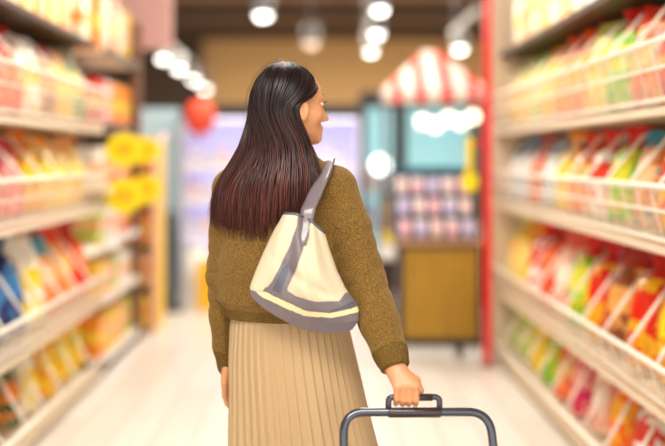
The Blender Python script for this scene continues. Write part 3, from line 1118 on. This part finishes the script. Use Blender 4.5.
# right hand around the grip
GY, GZ, GX0, GX1 = 2.33, .755, .171, .300
mcp = [(.1955, .786), (.2115, .789), (.2280, .790), (.2445, .788)]
for i, (x, z) in enumerate(mcp):
    r0 = [.0080, .0087, .0089, .0087][i]
    B.cone(R_WR + np.array([(i - 1.5) * .006, -.003, -.004]), (x, 2.305, z), .0185, r0 * 1.12, .012)
    L_ = [.9, 1, 1.05, 1][i]
    pip = (x + .001, 2.3095, .753 - .003 * (L_ - 1) * 10)
    dip = (x + .001, 2.3285, .7385 - .004 * (L_ - .95))
    tip = (x + .001, 2.3485, .745)
    B.chain([(x, 2.305, z), pip, dip, tip], [r0, r0 * .95, r0 * .86, r0 * .72], .0016)
B.chain([(.216, 2.352, .812), (.249, 2.360, .790), (.259, 2.358, .764), (.250, 2.356, .744)], [.015, .0115, .0100, .0085], .006)
# left hand hanging
for i in range(4):
    y0 = L_WR[1] - .028 + .0185 * i
    k1 = np.array([L_WR[0] - .008, y0, .715])
    k2 = k1 + np.array([.000, .006, -.036 - .004 * (1.5 - abs(i - 1.5))])
    k3 = k2 + np.array([.006, .008, -.024])
    k4 = k3 + np.array([.010, .006, -.016])
    B.cone(L_WR + np.array([0, (i - 1.5) * .008, 0]), k1, .017, .0105, .012)
    B.chain([k1, k2, k3, k4], [.0095, .0088, .0080, .0068], .0015)
lt = np.array([L_WR[0] + .004, L_WR[1] + .03, .755])
B.chain([L_WR, lt, lt + np.array([.004, .016, -.03]), lt + np.array([.008, .018, -.055])], [.017, .012, .0095, .0075], .006)

M_skin = mat('skin', (216, 152, 106), .45)
bsdf(M_skin).inputs['Subsurface Weight'].default_value = .15
bsdf(M_skin).inputs['Subsurface Radius'].default_value = (.01, .004, .002)
bsdf(M_skin).inputs['Subsurface Scale'].default_value = .5
M_lips = mat('lips', (200, 86, 70), .35)
M_eye = mat('eye_white', (240, 236, 230), .2)
M_iris = mat('iris_dark', (36, 22, 16), .15)
M_scalp = mat('scalp', (36, 24, 22), .6)


def body_mi(C):
    D = C - HC
    f, r, u = D @ FW, D @ RT, D[:, 2]
    mi = np.zeros(len(C), np.int32)
    lips = (f > .088) & (np.abs(r) < .02) & (((u - 1.4385) / .0105) ** 2 + (r / .021) ** 2 < 1)
    mi[lips] = 1
    for s_ in (-1, 1):
        q = ((r - .0315 * s_) / .0125) ** 2 + ((u - 1.508) / .0052) ** 2
        mi[(f > .07) & (q < 1)] = 2
        q = ((r - .0315 * s_) / .0052) ** 2 + ((u - 1.508) / .0052) ** 2
        mi[(f > .07) & (q < 1)] = 3
    hl = (u > 1.40) & ((f < -.02) | (u > 1.585 + (f - .06) * .2) & (f < .09)) & (u > 1.44)
    mi[hl] = 4
    return mi


body = B.mesh('body', [M_skin, M_lips, M_eye, M_iris, M_scalp], woman, body_mi)

# eyelashes and eyebrows
M_lash = mat('lash', (20, 14, 12), .6)
for s_ in (-1, 1):
    m = MB()
    for j in range(11):
        a = -1 + 2 * j / 10
        p0 = hp(.0905 - .006 * a * a, .0315 * s_ + .011 * a, 1.5128 - .0028 * a * a)
        p1 = hp(.1005 - .006 * a * a, .0315 * s_ + .015 * a, 1.5175 - .002 * a * a)
        m.tube([p0, (p0 + p1) / 2 - UP * .0012, p1], [.0008, .0007, .0003], 4)
    m.build('eyelashes', M_lash, woman)
    m = MB()
    m.tube([hp(.0935, .012 * s_, 1.5305), hp(.0925, .024 * s_, 1.5345), hp(.086, .037 * s_, 1.5345), hp(.075, .047 * s_, 1.530)], [.0014, .0022, .002, .0008], 6)
    m.build('eyebrow', M_lash, woman)

# ------------------------------------------------------------------ jumper
Kn = Field((-.40, 2.30, .70), (.27, 2.80, 1.42), .0042)
fold = lambda X, Y, Z: (.0045 * np.sin(38 * (Z + .35 * (X - BX)) + 3 * np.sin(9 * X)) * np.clip((1.22 - Z) / .3, 0, 1) * np.clip((Z - .94) / .06, 0, 1)
                        + .004 * np.sin(26 * X + 7 * Z) + 0 * Y)
Kn.stack([(.918, BX - .008, BY, .163, .122), (.945, BX - .010, BY, .167, .124), (.965, BX - .012, BY, .182, .138), (1.00, BX - .012, BY, .186, .138), (1.10, BX - .010, BY, .180, .132),
          (1.20, BX - .008, BY, .176, .128), (1.27, BX - .006, BY, .160, .118), (1.315, BX, BY - .004, .120, .098), (1.345, BX, BY - .006, .086, .085), (1.365, BX, BY - .008, .074, .076)], .03, fold)
Kn.cone((BX + .03, BY - .005, 1.30), R_SH + np.array([.004, 0, .0]), .058, .058, .04)
Kn.cone((BX - .03, BY - .005, 1.295), L_SH + np.array([0, 0, .0]), .058, .060, .04)
re = R_EL + np.array([.0, 0, 0])
mid = (R_SH + R_EL) / 2
Kn.chain([R_SH, mid + np.array([.004, 0, 0]), re, (R_EL * .45 + R_WR * .55), R_EL * .14 + R_WR * .86, R_WR + (R_WR - R_EL) * .06], [.060, .062, .062, .053, .044, .0365], .012)
mid = (L_SH + L_EL) / 2
Kn.chain([L_SH, mid, L_EL, (L_EL * .5 + L_WR * .5), L_EL * .14 + L_WR * .86, L_WR + (L_WR - L_EL) * .1], [.056, .056, .055, .050, .043, .034], .012)
# sleeve creases
for p, a, b in ((R_EL, R_SH, R_WR), (L_EL, L_SH, L_WR)):
    for tt in (-.32, -.12, .1, .3):
        c = p + (a - p) * max(-tt, 0) + (b - p) * max(tt, 0)
        d = (b - a) / np.linalg.norm(b - a)
        S3, X, Y, Z = Kn.sl(c - .09, c + .09)
        w = (X - c[0]) * d[0] + (Y - c[1]) * d[1] + (Z - c[2]) * d[2] + .35 * (X - c[0])
        Kn.A[S3] += (.0055 * np.exp(-(w / .011) ** 2)).astype(np.float32) * np.exp(-(((X - c[0]) ** 2 + (Y - c[1]) ** 2 + (Z - c[2]) ** 2) / .08 ** 2)).astype(np.float32)
# open the cuffs and hem, so that they end cleanly
S3, X, Y, Z = Kn.sl((-.4, 2.3, .7), (.27, 2.8, .905))
ax_r = (R_WR - R_EL) / np.linalg.norm(R_WR - R_EL)
S3, X, Y, Z = Kn.sl(R_WR - .08, R_WR + .08)
pl_ = (X - R_WR[0]) * ax_r[0] + (Y - R_WR[1]) * ax_r[1] + (Z - R_WR[2]) * ax_r[2] - .006
Kn.A[S3] = np.maximum(Kn.A[S3], pl_)
ax_l = (L_WR - L_EL) / np.linalg.norm(L_WR - L_EL)
S3, X, Y, Z = Kn.sl(L_WR - .08, L_WR + .08)
pl_ = (X - L_WR[0]) * ax_l[0] + (Y - L_WR[1]) * ax_l[1] + (Z - L_WR[2]) * ax_l[2] - .050
Kn.A[S3] = np.maximum(Kn.A[S3], pl_)

M_knit = mat('olive_knit', (112, 84, 36), .95, spec=.15)
add_noise_color(M_knit, (82, 58, 22), (154, 117, 60), 300, 2, None, .3, .75)
bsdf(M_knit).inputs['Sheen Weight'].default_value = .35
bsdf(M_knit).inputs['Sheen Roughness'].default_value = .5
bsdf(M_knit).inputs['Sheen Tint'].default_value = srgb(220, 190, 130)
add_bump(M_knit, 260, .9, .004, (1, 1, .8))
M_rib = mat('olive_rib', (104, 78, 34), .95, spec=.15)
add_noise_color(M_rib, (78, 57, 22), (134, 104, 52), 330, 2, None, .3, .75)
add_bump(M_rib, 150, .8, .004, (1.4, 1.4, .08))


def knit_mi(C):
    mi = np.zeros(len(C), np.int32)
    mi[(C[:, 2] < .945) & (np.abs(C[:, 0] - BX) < .2) & (C[:, 0] < .11) & (C[:, 0] > -.262)] = 1
    mi[((C - R_WR) @ ax_r) > -.045] = 1
    mi[(((C - L_WR) @ ax_l) > -.03) & (C[:, 0] < -.2)] = 1
    mi[((C[:, 2] > .93) & (C[:, 0] > .0) & (C[:, 2] < 1.25)) | (C[:, 2] > 1.1)] = 0
    return mi


jumper = Kn.mesh('jumper', [M_knit, M_rib], woman, knit_mi)

# ------------------------------------------------------------------ pleated skirt
M_skirt = mat('beige_pleats', (184, 152, 110), .6, spec=.3)
bsdf(M_skirt).inputs['Sheen Weight'].default_value = .2
rows = [(.935, -.083, BY, .150, .110), (.90, -.081, BY, .163, .120), (.80, -.073, BY, .176, .135), (.68, -.060, BY, .188, .155), (.557, -.046, BY, .203, .175), (.40, -.035, BY, .232, .205), (.25, -.025, BY, .262, .235), (.13, -.020, BY, .285, .255)]
ra = np.array(rows)[::-1]
NP_, NZ = 46, 40
SEG = NP_ * 10
zz = np.linspace(.935, .13, NZ)
V = []
for z in zz:
    cx, cy, rx, ry = [np.interp(z, ra[:, 0], ra[:, c]) for c in (1, 2, 3, 4)]
    th = np.linspace(0, 2 * np.pi, SEG, endpoint=False)
    dn = (.935 - z) / .8
    ph = th * NP_ + .8 * np.sin(th * 3 + 1) + 2.2 * dn * np.sin(th + .6)
    saw = ((ph / (2 * np.pi)) % 1.0)
    pl = np.where(saw < .78, saw / .78, (1 - saw) / .22) - .5
    amp = .003 + .009 * min(1, dn * 1.6)
    big = (.010 * np.sin(th * 5 + 2.0) + .008 * np.sin(th * 9 + .5)) * dn
    o = amp * pl + big
    V.append(np.stack([cx + (rx + o) * np.cos(th), cy + (ry + o) * np.sin(th), np.full(SEG, z)], 1))
V = np.concatenate(V)
Q = np.array([[a * SEG + j, (a + 1) * SEG + j, (a + 1) * SEG + (j + 1) % SEG, a * SEG + (j + 1) % SEG] for a in range(NZ - 1) for j in range(SEG)])
skirt = mesh_np('skirt', V, Q, [M_skirt], woman)

# shoes
Sh = Field((-.30, 2.45, 0), (.14, 2.80, .12), .006)
M_shoe = mat('shoe', (60, 50, 46), .4)
for s_ in (-1, 1):
    F2 = Field((BX + .09 * s_ - .08, 2.44, -.006), (BX + .09 * s_ + .08, 2.82, .12), .006)
    x = BX + .092 * s_
    F2.chain([(x, 2.535, .045), (x + .01 * s_, 2.63, .042), (x + .015 * s_, 2.715, .030)], [.047, .044, .032], .02)
    S3, X, Y, Z = F2.sl(F2.lo, F2.lo + 1)
    F2.A[S3] = np.maximum(F2.A[S3], np.maximum(.0 - Z, Z - .07))
    F2.mesh('shoe', [M_shoe], woman)

# ------------------------------------------------------------------ hair
M_hair = mat('dark_hair', (34, 20, 18), .31, spec=.38)
tc = nd(M_hair, 'ShaderNodeTexCoord')
sp = nd(M_hair, 'ShaderNodeSeparateXYZ')
mr_ = nd(M_hair, 'ShaderNodeMapRange')
mr_.inputs['From Min'].default_value = 1.14
mr_.inputs['From Max'].default_value = 1.50
rp = nd(M_hair, 'ShaderNodeValToRGB')
rp.color_ramp.elements[0].color = srgb(84, 36, 24)
rp.color_ramp.elements[1].color = srgb(28, 15, 15)
at = nd(M_hair, 'ShaderNodeAttribute', attribute_name='strand')
mxn = nd(M_hair, 'ShaderNodeMix', data_type='RGBA', blend_type='MULTIPLY')
mxn.inputs[0].default_value = 1
geo = nd(M_hair, 'ShaderNodeNewGeometry')
lk(M_hair, geo.outputs['Position'], sp.inputs[0])
lk(M_hair, sp.outputs['Z'], mr_.inputs['Value'])
lk(M_hair, mr_.outputs[0], rp.inputs[0])
lk(M_hair, rp.outputs[0], mxn.inputs[6])
lk(M_hair, at.outputs['Color'], mxn.inputs[7])
lk(M_hair, mxn.outputs[2], bsdf(M_hair).inputs['Base Color'])

HE = np.array([-.086, 2.566, 1.492])


def hair_ell(phi, theta, off=0):
    d = np.array([math.sin(phi), -math.cos(phi), 0])
    f, r = d @ FW, d @ RT
    st, ct = math.sin(theta), math.cos(theta)
    rf = .101 if f > 0 else .106
    k = 1 / math.sqrt((f * st / rf) ** 2 + (r * st / .087) ** 2 + (ct / .129) ** 2)
    return HE + (d * st + UP * ct) * (k + off)


def pxw(px, py, Y):
    return np.array([(px - 318) * Y / F, Y, H - (py - 157) * Y / F])


def cr(P, n):
    """smooth curve through P (Hermite, chord-length), n + 1 points evenly spaced along it"""
    P = np.array(P)
    h = np.linalg.norm(np.diff(P, axis=0), axis=1) + 1e-9
    d = np.diff(P, axis=0) / h[:, None]
    m = np.empty_like(P)
    m[0], m[-1] = d[0], d[-1]
    m[1:-1] = (d[:-1] * h[1:, None] + d[1:] * h[:-1, None]) / (h[:-1] + h[1:])[:, None]
    t = np.linspace(0, 1, 9)[:-1][None, :, None]
    p0, p1, m0, m1 = P[:-1, None], P[1:, None], m[:-1, None] * h[:, None, None], m[1:, None] * h[:, None, None]
    Q = (2 * t ** 3 - 3 * t ** 2 + 1) * p0 + (t ** 3 - 2 * t ** 2 + t) * m0 + (-2 * t ** 3 + 3 * t ** 2) * p1 + (t ** 3 - t ** 2) * m1
    Q = np.vstack([Q.reshape(-1, 3), P[-1:]])
    L = np.r_[0, np.cumsum(np.linalg.norm(np.diff(Q, axis=0), axis=1))]
    u = np.linspace(0, L[-1], n + 1)
    return np.stack([np.interp(u, L, Q[:, c]) for c in range(3)], 1)


SK = [0, .08, .18, .32, .46, .56, .68, .80, .92, 1.0]
L2x = np.interp
ENDX = [213, 219, 232, 249, 264, 276, 290, 304, 317, 323]
ENDY = [224, 231, 236, 238, 237, 226, 218, 212, 203, 190]
L3X = [217, 224, 235, 251, 266, 277, 290, 303, 316, 322]
L2X = [239, 246, 254, 264, 274, 282, 290, 299, 308, 312]


def back_y(x, z):
    rx = np.interp(z, [1.0, 1.1, 1.2, 1.27, 1.315, 1.345, 1.40, 1.46], [.186, .180, .180, .175, .165, .13, .085, .09])
    ry = np.interp(z, [1.0, 1.1, 1.2, 1.27, 1.315, 1.345, 1.40, 1.46], [.138, .134, .131, .122, .104, .092, .078, .082])
    u = min(abs((x - BX) / rx), .93)
    return BY - ry * math.sqrt(1 - u * u)


def strand(s, lift, jit=0, endj=0, rng_=None):
    """s in [-.35, 1]: -.35..0 left-front side hidden from behind, 0 left silhouette, 1 by the right ear"""
    se = min(max(s, 0), 1)
    phi0 = -90 + 114 * se + 93 * max(0, (se - .5) / .5) ** 1.4 if s >= 0 else -90 + 200 * s
    # tucked-back hair near the face: sweep from phi0 back behind the ear
    tuck = 90 * se - 90
    P = []
    for th in (8, 24, 40, 55, 70, 86):
        k = min(1, max(0, (th - 37) / 48))
        tgt = -90 + 114 * se if s >= 0 else phi0
        ph = phi0 * (1 - k) + tgt * k
        P.append(hair_ell(R(ph), R(th), lift))
    px2, px3 = np.interp(se, SK, L2X), np.interp(se, SK, L3X)
    ex, ey = np.interp(se, SK, ENDX) + jit, np.interp(se, SK, ENDY) + endj
    front = max(0, -s) * .30
    for (px, py, ex_) in ((px2, 146, .010), (px3 + jit * .6, 190, .012), (ex, ey, .010)):
        Yg = 2.45
        for _ in range(3):
            w = pxw(px, py, Yg)
            Yg = back_y(w[0], w[2]) - ex_ - lift * 1.0 + front
        if py > 150 and ey < 192 and py == 190: continue
        P.append(pxw(px, py, Yg))
    if front:
        for q in range(6, len(P)): P[q][0] += front * .12
    return cr(P, 22)


rh = random.Random(11)
verts, faces, cols = [], [], []


def add_tube(path, r, shade, n=4):
    m = len(path)
    base = len(verts)
    T = np.gradient(path, axis=0)
    T /= np.linalg.norm(T, axis=1)[:, None] + 1e-9
    out = path - np.array([BX, BY + .02, 0])
    out[:, 2] = 0.3 * np.clip(path[:, 2] - 1.5, 0, 1)
    sd = np.cross(T, out)
    sd /= np.linalg.norm(sd, axis=1)[:, None] + 1e-9
    nn = np.cross(sd, T)
    for i in range(m):
        rr = r * (1 if i < m - 5 else max(.12, (m - 1 - i) / 5)) * (.55 if i == 0 else 1)
        for j in range(n):
            a = 2 * math.pi * j / n
            verts.append(path[i] + (sd[i] * math.cos(a) * 1.3 + nn[i] * math.sin(a) * .7) * rr)
            cols.append(shade)
    for i in range(m - 1):
        for j in range(n):
            faces.append((base + i * n + j, base + i * n + (j + 1) % n, base + (i + 1) * n + (j + 1) % n, base + (i + 1) * n + j))


for k in range(1500):
    s = rh.uniform(-.32, 1) if k % 5 else rh.uniform(0, 1)
    lay = rh.random()
    lift = -.012 + .016 * lay
    path = strand(s, lift, rh.gauss(0, 3.0), min(rh.gauss(-2, 6), 5) - (9 * (1 - lay) * rh.random()))
    wob = rh.uniform(0, 6.28)
    tt = np.linspace(0, 1, len(path))
    path[:, 0] += .0025 * tt * np.sin(tt * 11 + wob)
    path[:, 1] += .002 * tt * np.sin(tt * 9 + wob * 2)
    sh = rh.choice((.5, .7, .9, 1.2, 1.9))
    add_tube(path, rh.uniform(.0011, .0030), sh)
for k in range(26):     # fly-aways
    s = rh.uniform(0, .95)
    path = strand(s, .006 + .012 * rh.random(), rh.gauss(0, 7), rh.gauss(-4, 6))
    add_tube(path, .00035, 1.5, 3)
# inner sheet that closes the mass
ss = np.linspace(-.33, 1.0, 60)
nsh = 23
for lf in (-.010,):
    base = len(verts)
    for s in ss:
        p = strand(s, lf, 0, -7)
        for q in p:
            verts.append(q); cols.append(.8)
    for a in range(len(ss) - 1):
        for j in range(nsh - 1):
            faces.append((base + a * nsh + j, base + a * nsh + j + 1, base + (a + 1) * nsh + j + 1, base + (a + 1) * nsh + j))
me = bpy.data.meshes.new('hair')
me.from_pydata([tuple(v) for v in verts], [], faces)
me.polygons.foreach_set('use_smooth', np.ones(len(me.polygons), bool))
ca = me.color_attributes.new('strand', 'FLOAT_COLOR', 'POINT')
cc = np.array([[c, c, c, 1] for c in cols], np.float32)
ca.data.foreach_set('color', cc.ravel())
me.materials.append(M_hair)
hair = bpy.data.objects.new('hair', me)
COL.objects.link(hair)
hair.parent = woman
hair.matrix_parent_inverse = Matrix.Translation(woman.location).inverted()

# ------------------------------------------------------------------ shoulder bag
def poly_len(P):
    P = np.array(P, float)
    d = np.r_[0, np.cumsum(np.linalg.norm(np.diff(P, axis=0), axis=1))]
    return P, d / d[-1]


def on(P, t_):
    A, d = poly_len(P)
    # smooth sampling
    return np.array([np.interp(t_, d, A[:, 0]), np.interp(t_, d, A[:, 1])])


TOPC = [(284, 213), (296, 213), (310, 219), (325, 233)]
BOTC = [(253, 299), (262, 307), (277, 317), (292, 325), (308, 331), (325, 333), (340, 333), (352, 330)]
LEFC = [(284, 213), (273, 232), (263, 253), (255, 272), (250, 286), (250, 293), (253, 299)]
RIGC = [(325, 233), (330, 250), (337, 270), (346, 289), (356, 302), (359, 310), (359, 320), (352, 330)]
BAGY = 2.388
NG = 170


def coons(u, v):
    t_, b, l, r = on(TOPC, u), on(BOTC, u), on(LEFC, v), on(RIGC, v)
    c00, c10, c01, c11 = map(np.array, (TOPC[0], TOPC[-1], BOTC[0], BOTC[-1]))
    return (1 - v) * t_ + v * b + (1 - u) * l + u * r - ((1 - u) * (1 - v) * c00 + u * (1 - v) * c10 + (1 - u) * v * c01 + u * v * c11)


def in_poly(p, poly):
    x, y = p
    c = False
    n = len(poly)
    for i in range(n):
        x0, y0 = poly[i]; x1, y1 = poly[(i + 1) % n]
        if (y0 > y) != (y1 > y) and x < (x1 - x0) * (y - y0) / (y1 - y0) + x0: c = not c
    return c


BAND = [(299, 205), (314, 205), (310, 222), (303, 248), (296, 268), (289, 283), (286, 292), (272, 292), (262, 292), (272, 281), (279, 268), (290, 245), (297, 225)]
BASE = [(240, 288), (262, 292), (266, 286), (285, 286), (296, 293), (318, 299), (339, 299), (345, 292), (352, 292), (370, 300), (370, 345), (240, 345)]
STR = [(256, 291), (266, 290.5), (286, 299), (306, 308), (330, 311), (362, 305), (362, 310.5), (332, 316), (304, 313.5), (284, 305), (263, 296.5)]
CORN = [(273, 288), (283, 266), (288, 262), (289, 270), (281, 291)]
CORN2 = [(331, 309), (352, 300), (356, 303), (354, 307), (333, 310.5)]
M_cream = mat('cream_canvas', (220, 203, 170), .6)
add_bump(M_cream, 14, .35, .02, (1, 1, .5))
M_gleat = mat('grey_leather', (120, 108, 112), .28, coat=.2)
add_bump(M_gleat, 18, .3, .012)
M_dleat = mat('dark_grey_leather', (88, 92, 104), .25, coat=.3)
M_pipe = mat('pale_piping', (238, 220, 168), .4)


def bag_pt(u, v, off):
    px, py = coons(u, v)
    w = pxw(px, py, BAGY)
    pr = (max(0, math.sin(math.pi * min(max(u, 0), 1))) ** .55) * (max(0, math.sin(math.pi * (v * .86 + .10))) ** .8 if v < 1 else max(0, math.sin(math.pi * .96)) ** .8)
    pr *= max(0, 1 - v ** 14)
    fold = .009 * math.sin(10 * u + 4 * v) * math.sin(math.pi * u) + .006 * math.sin(21 * u - 7 * v + 1) * math.sin(math.pi * u)
    sag = .008 * math.exp(-((v - .42 - .25 * u) / .06) ** 2) * math.sin(math.pi * u)
    w[1] -= (.062 * pr + (fold - sag) * (1 - v ** 3)) + off * (pr > .02)
    return w


handbag = thing('shoulder_bag', tuple(pxw(305, 332, BAGY)), 'cream canvas shoulder bag with grey leather base and strap, hanging at the woman\'s back', 'bag')
cls = {}
grid = [[coons((i + .5) / NG, (j + .5) / NG) for i in range(NG)] for j in range(NG)]
for j in range(NG):
    for i in range(NG):
        p = grid[j][i]
        if in_poly(p, STR): k = 'piping'
        elif in_poly(p, CORN): k = 'corner_patch'
        elif in_poly(p, CORN2): k = 'corner_patch.001'
        elif in_poly(p, BASE): k = 'leather_base'
        elif in_poly(p, BAND): k = 'leather_band'
        else: k = 'canvas_body'
        cls.setdefault(k, []).append((i, j))
offs = {'canvas_body': 0, 'leather_base': .001, 'leather_band': .0018, 'piping': .0028, 'corner_patch': .0022, 'corner_patch.001': .0022}
ms = {'canvas_body': M_cream, 'leather_base': M_gleat, 'leather_band': M_gleat, 'piping': M_pipe, 'corner_patch': M_dleat, 'corner_patch.001': M_dleat}
parts = {}
for k, cells in cls.items():
    ix, vs, fs = {}, [], []

    def vid(i, j, o_):
        q = (i, j, o_)
        if q not in ix:
            ix[q] = len(vs)
            w = bag_pt(i / NG, j / NG, offs[k])
            if o_: w = w + np.array([0, .004, 0])
            vs.append(tuple(w))
        return ix[q]
    if k == 'canvas_body':     # whole skin, front and back, closed
        cells = [(i, j) for i in range(NG) for j in range(NG)]
        cells = [c for c in cells if c in set(cls['canvas_body'])]
    for i, j in cells:
        fs.append((vid(i, j, 0), vid(i, j + 1, 0), vid(i + 1, j + 1, 0), vid(i + 1, j, 0)))
    if k != 'canvas_body' and k != 'leather_base':
        pass
    me = bpy.data.meshes.new(k)
    me.from_pydata(vs, [], fs)
    me.polygons.foreach_set('use_smooth', np.ones(len(fs), bool))
    me.materials.append(ms[k])
    o = bpy.data.objects.new(k, me)
    COL.objects.link(o)
    o.parent = handbag
    o.matrix_parent_inverse = Matrix.Translation(handbag.location).inverted()
    parts[k] = o
# back side
vs, fs = [], []
n = 24
for j in range(n + 1):
    for i in range(n + 1):
        w = bag_pt(i / n, j / n, 0)
        px, py = coons(i / n, j / n)
        q = pxw(px, py, BAGY)
        e = math.sin(math.pi * i / n) * math.sin(math.pi * min(1, j / n))
        q[1] += .012 * e
        vs.append(tuple(q))
for j in range(n):
    for i in range(n):
        a = j * (n + 1) + i
        fs.append((a, a + 1, a + n + 2, a + n + 1))
mesh_np('back_side', np.array(vs), np.array(fs), [M_cream], handbag)
# rim
m = MB()
m.tube([bag_pt(u, 0, 0) + np.array([0, -.002, 0]) for u in np.linspace(0, 1, 20)], .0035, 6)
m.build('rim', M_dleat, handbag)
# strap: flat band over the shoulder
def knit_dist(p):
    q = np.clip(((np.asarray(p) - Kn.lo) / Kn.h).round().astype(int), 1, np.array(Kn.A.shape) - 2)
    A = Kn.A
    g = np.array([A[q[0] + 1, q[1], q[2]] - A[q[0] - 1, q[1], q[2]], A[q[0], q[1] + 1, q[2]] - A[q[0], q[1] - 1, q[2]], A[q[0], q[1], q[2] + 1] - A[q[0], q[1], q[2] - 1]])
    return float(A[tuple(q)]), g / (np.linalg.norm(g) + 1e-9)




def ribbon(P, W_, th, name, m_, parent, up_hint):
    P = cr(P, 40)
    for i in range(len(P)):
        for _ in range(12):
            d, g = knit_dist(P[i])
            if d > .0135: break
            P[i] += g * (.0145 - d) * .6
    Wd = np.interp(np.linspace(0, 1, len(P)), np.linspace(0, 1, len(W_)), W_)
    T = np.gradient(P, axis=0); T /= np.linalg.norm(T, axis=1)[:, None]
    mm = MB()
    rings = []
    for i in range(len(P)):
        side = np.array(up_hint) - T[i] * (np.array(up_hint) @ T[i])
        side /= np.linalg.norm(side)
        nn = np.cross(T[i], side)
        w_, h_ = Wd[i] / 2, th / 2
        rings.append([mm.bm.verts.new(tuple(P[i] + side * a + nn * b)) for a, b in ((-w_, -h_), (-w_ * .5, -h_ * 1.5), (w_ * .5, -h_ * 1.5), (w_, -h_), (w_, h_), (-w_, h_))])
    for a, b in zip(rings, rings[1:]):
        for j in range(6):
            mm.bm.faces.new((a[j], a[(j + 1) % 6], b[(j + 1) % 6], b[j]))
    mm.bm.faces.new(rings[0][::-1]); mm.bm.faces.new(rings[-1])
    return mm.build(name, m_, parent, smooth=True)


def band_pt(px_, v, off):
    u = min(np.linspace(.1, .9, 161), key=lambda q: abs(coons(q, v)[0] - px_))
    return bag_pt(u, v, off)


sp_ = [band_pt(300.5, .24, -.004), band_pt(303.5, .14, .002), band_pt(306, .045, .003), pxw(308.5, 209, 2.380), pxw(311, 203, 2.395), pxw(318, 188, 2.425), pxw(325, 175, 2.468), np.array([.030, 2.525, 1.338]), np.array([.030, 2.575, 1.342]), np.array([.022, 2.63, 1.31]), np.array([.015, 2.668, 1.26])]
ribbon(sp_, [.030, .034, .037, .037, .034, .029, .026, .026, .026, .026, .026], .004, 'strap', M_gleat, handbag, (1, 0.0, .25))
sp2 = [np.array(p) + np.array([0.0, 0, 0]) for p in sp_]

# ------------------------------------------------------------------ shopping trolley
M_blkm = mat('black_metal', (52, 56, 68), .16, coat=.9)
M_grip = mat('maroon_black_plastic', (52, 36, 40), .3, coat=.3)
hY = GY
k_ = hY / F
px = lambda x, y: ((x - 318) * k_, H - (y - 157) * k_)


def arc_path(pts, rad, n=7):
    """polyline in 3D with rounded corners"""
    P = [np.array(p, float) for p in pts]
    out = [P[0]]
    for a, b, c in zip(P, P[1:], P[2:]):
        d0, d1 = (a - b) / np.linalg.norm(a - b), (c - b) / np.linalg.norm(c - b)
        p0, p1 = b + d0 * rad, b + d1 * rad
        for i in range(n + 1):
            t_ = i / n
            out.append((1 - t_) ** 2 * p0 + 2 * t_ * (1 - t_) * b + t_ ** 2 * p1)
    out.append(P[-1])
    return out


trolley = thing('shopping_trolley', (.25, 2.22, 0), 'basket trolley with black tubular handle held in the woman\'s right hand', 'trolley')
zb_ = px(0, 412)[1]
xl, xr = px(343.5, 0)[0], px(489.5, 0)[0]
foot_y = 2.20
path = arc_path([(xl - .002, foot_y, .42), (xl, hY, zb_), (xr, hY, zb_), (xr + .012, foot_y, .42)], .055, 10)
m = MB(); m.tube(path, .0112, 12); m.build('handle_frame', M_blkm, trolley, smooth=True)
m = MB()
x0, x1 = px(388, 0)[0], px(441, 0)[0]
m.tube([(x0, hY, zb_ - .001), (x0 + .004, hY, zb_ - .001), (x1 - .004, hY, zb_ - .001), (x1, hY, zb_ - .001)], [.0114, .0132, .0132, .0114], 12)
m.build('centre_sleeve', M_grip, trolley, smooth=True)
gz = GZ
gx0, gx1 = px(388.5, 0)[0], px(439.5, 0)[0]
path = arc_path([(gx0, hY, zb_ + .008), (gx0, hY, gz), (gx1, hY, gz), (gx1, hY, zb_ + .008)], .013, 5)
m = MB(); m.tube(path, .0078, 10); m.build('grip_loop', M_blkm, trolley, smooth=True)
m = MB(); m.tube([(gx0 + .018, hY, gz - .001), (gx1 - .018, hY, gz - .001)], .0092, 10); m.build('grip', M_grip, trolley, smooth=True)
# basket below
bx0, bx1, by0, by1 = xl - .01, xr + .02, 1.86, 2.20
M_bask = mat('grey_basket', (70, 74, 80), .4)
m = MB()
for z, e in ((.44, 0), (.34, .012), (.24, .024), (.14, .036)):
    m.tube([(bx0 + e, by0 + e, z), (bx1 - e, by0 + e, z), (bx1 - e, by1 - e - .012, z), (bx0 + e, by1 - e - .012, z), (bx0 + e, by0 + e, z)], .008, 6)
for i in range(8):
    x = bx0 + (bx1 - bx0) * i / 7
    for y, sg in ((by0, 1), (by1 - .012, -1)):
        m.tube([(x, y, .44), (x, y + sg * .04, .10)], .005, 5)
for i in range(6):
    y = by0 + (by1 - .012 - by0) * i / 5
    for x, sg in ((bx0, 1), (bx1, -1)):
        m.tube([(x, y, .44), (x + sg * .04, y, .10)], .005, 5)
m.box(bx0 + .03, bx1 - .03, by0 + .03, by1 - .045, .09, .105)
m.build('basket', M_bask, trolley)
for x in (bx0 + .06, bx1 - .06):
    for y in (by0 + .06, by1 - .07):
        m = MB()
        m.tube([(x - .012, y, .035), (x + .012, y, .035)], .035, 16)
        w_ = m.build('wheel', M_dark, trolley)
        MB().box(x - .016, x + .016, y - .012, y + .012, .06, .092).build('caster', M_grey, w_)
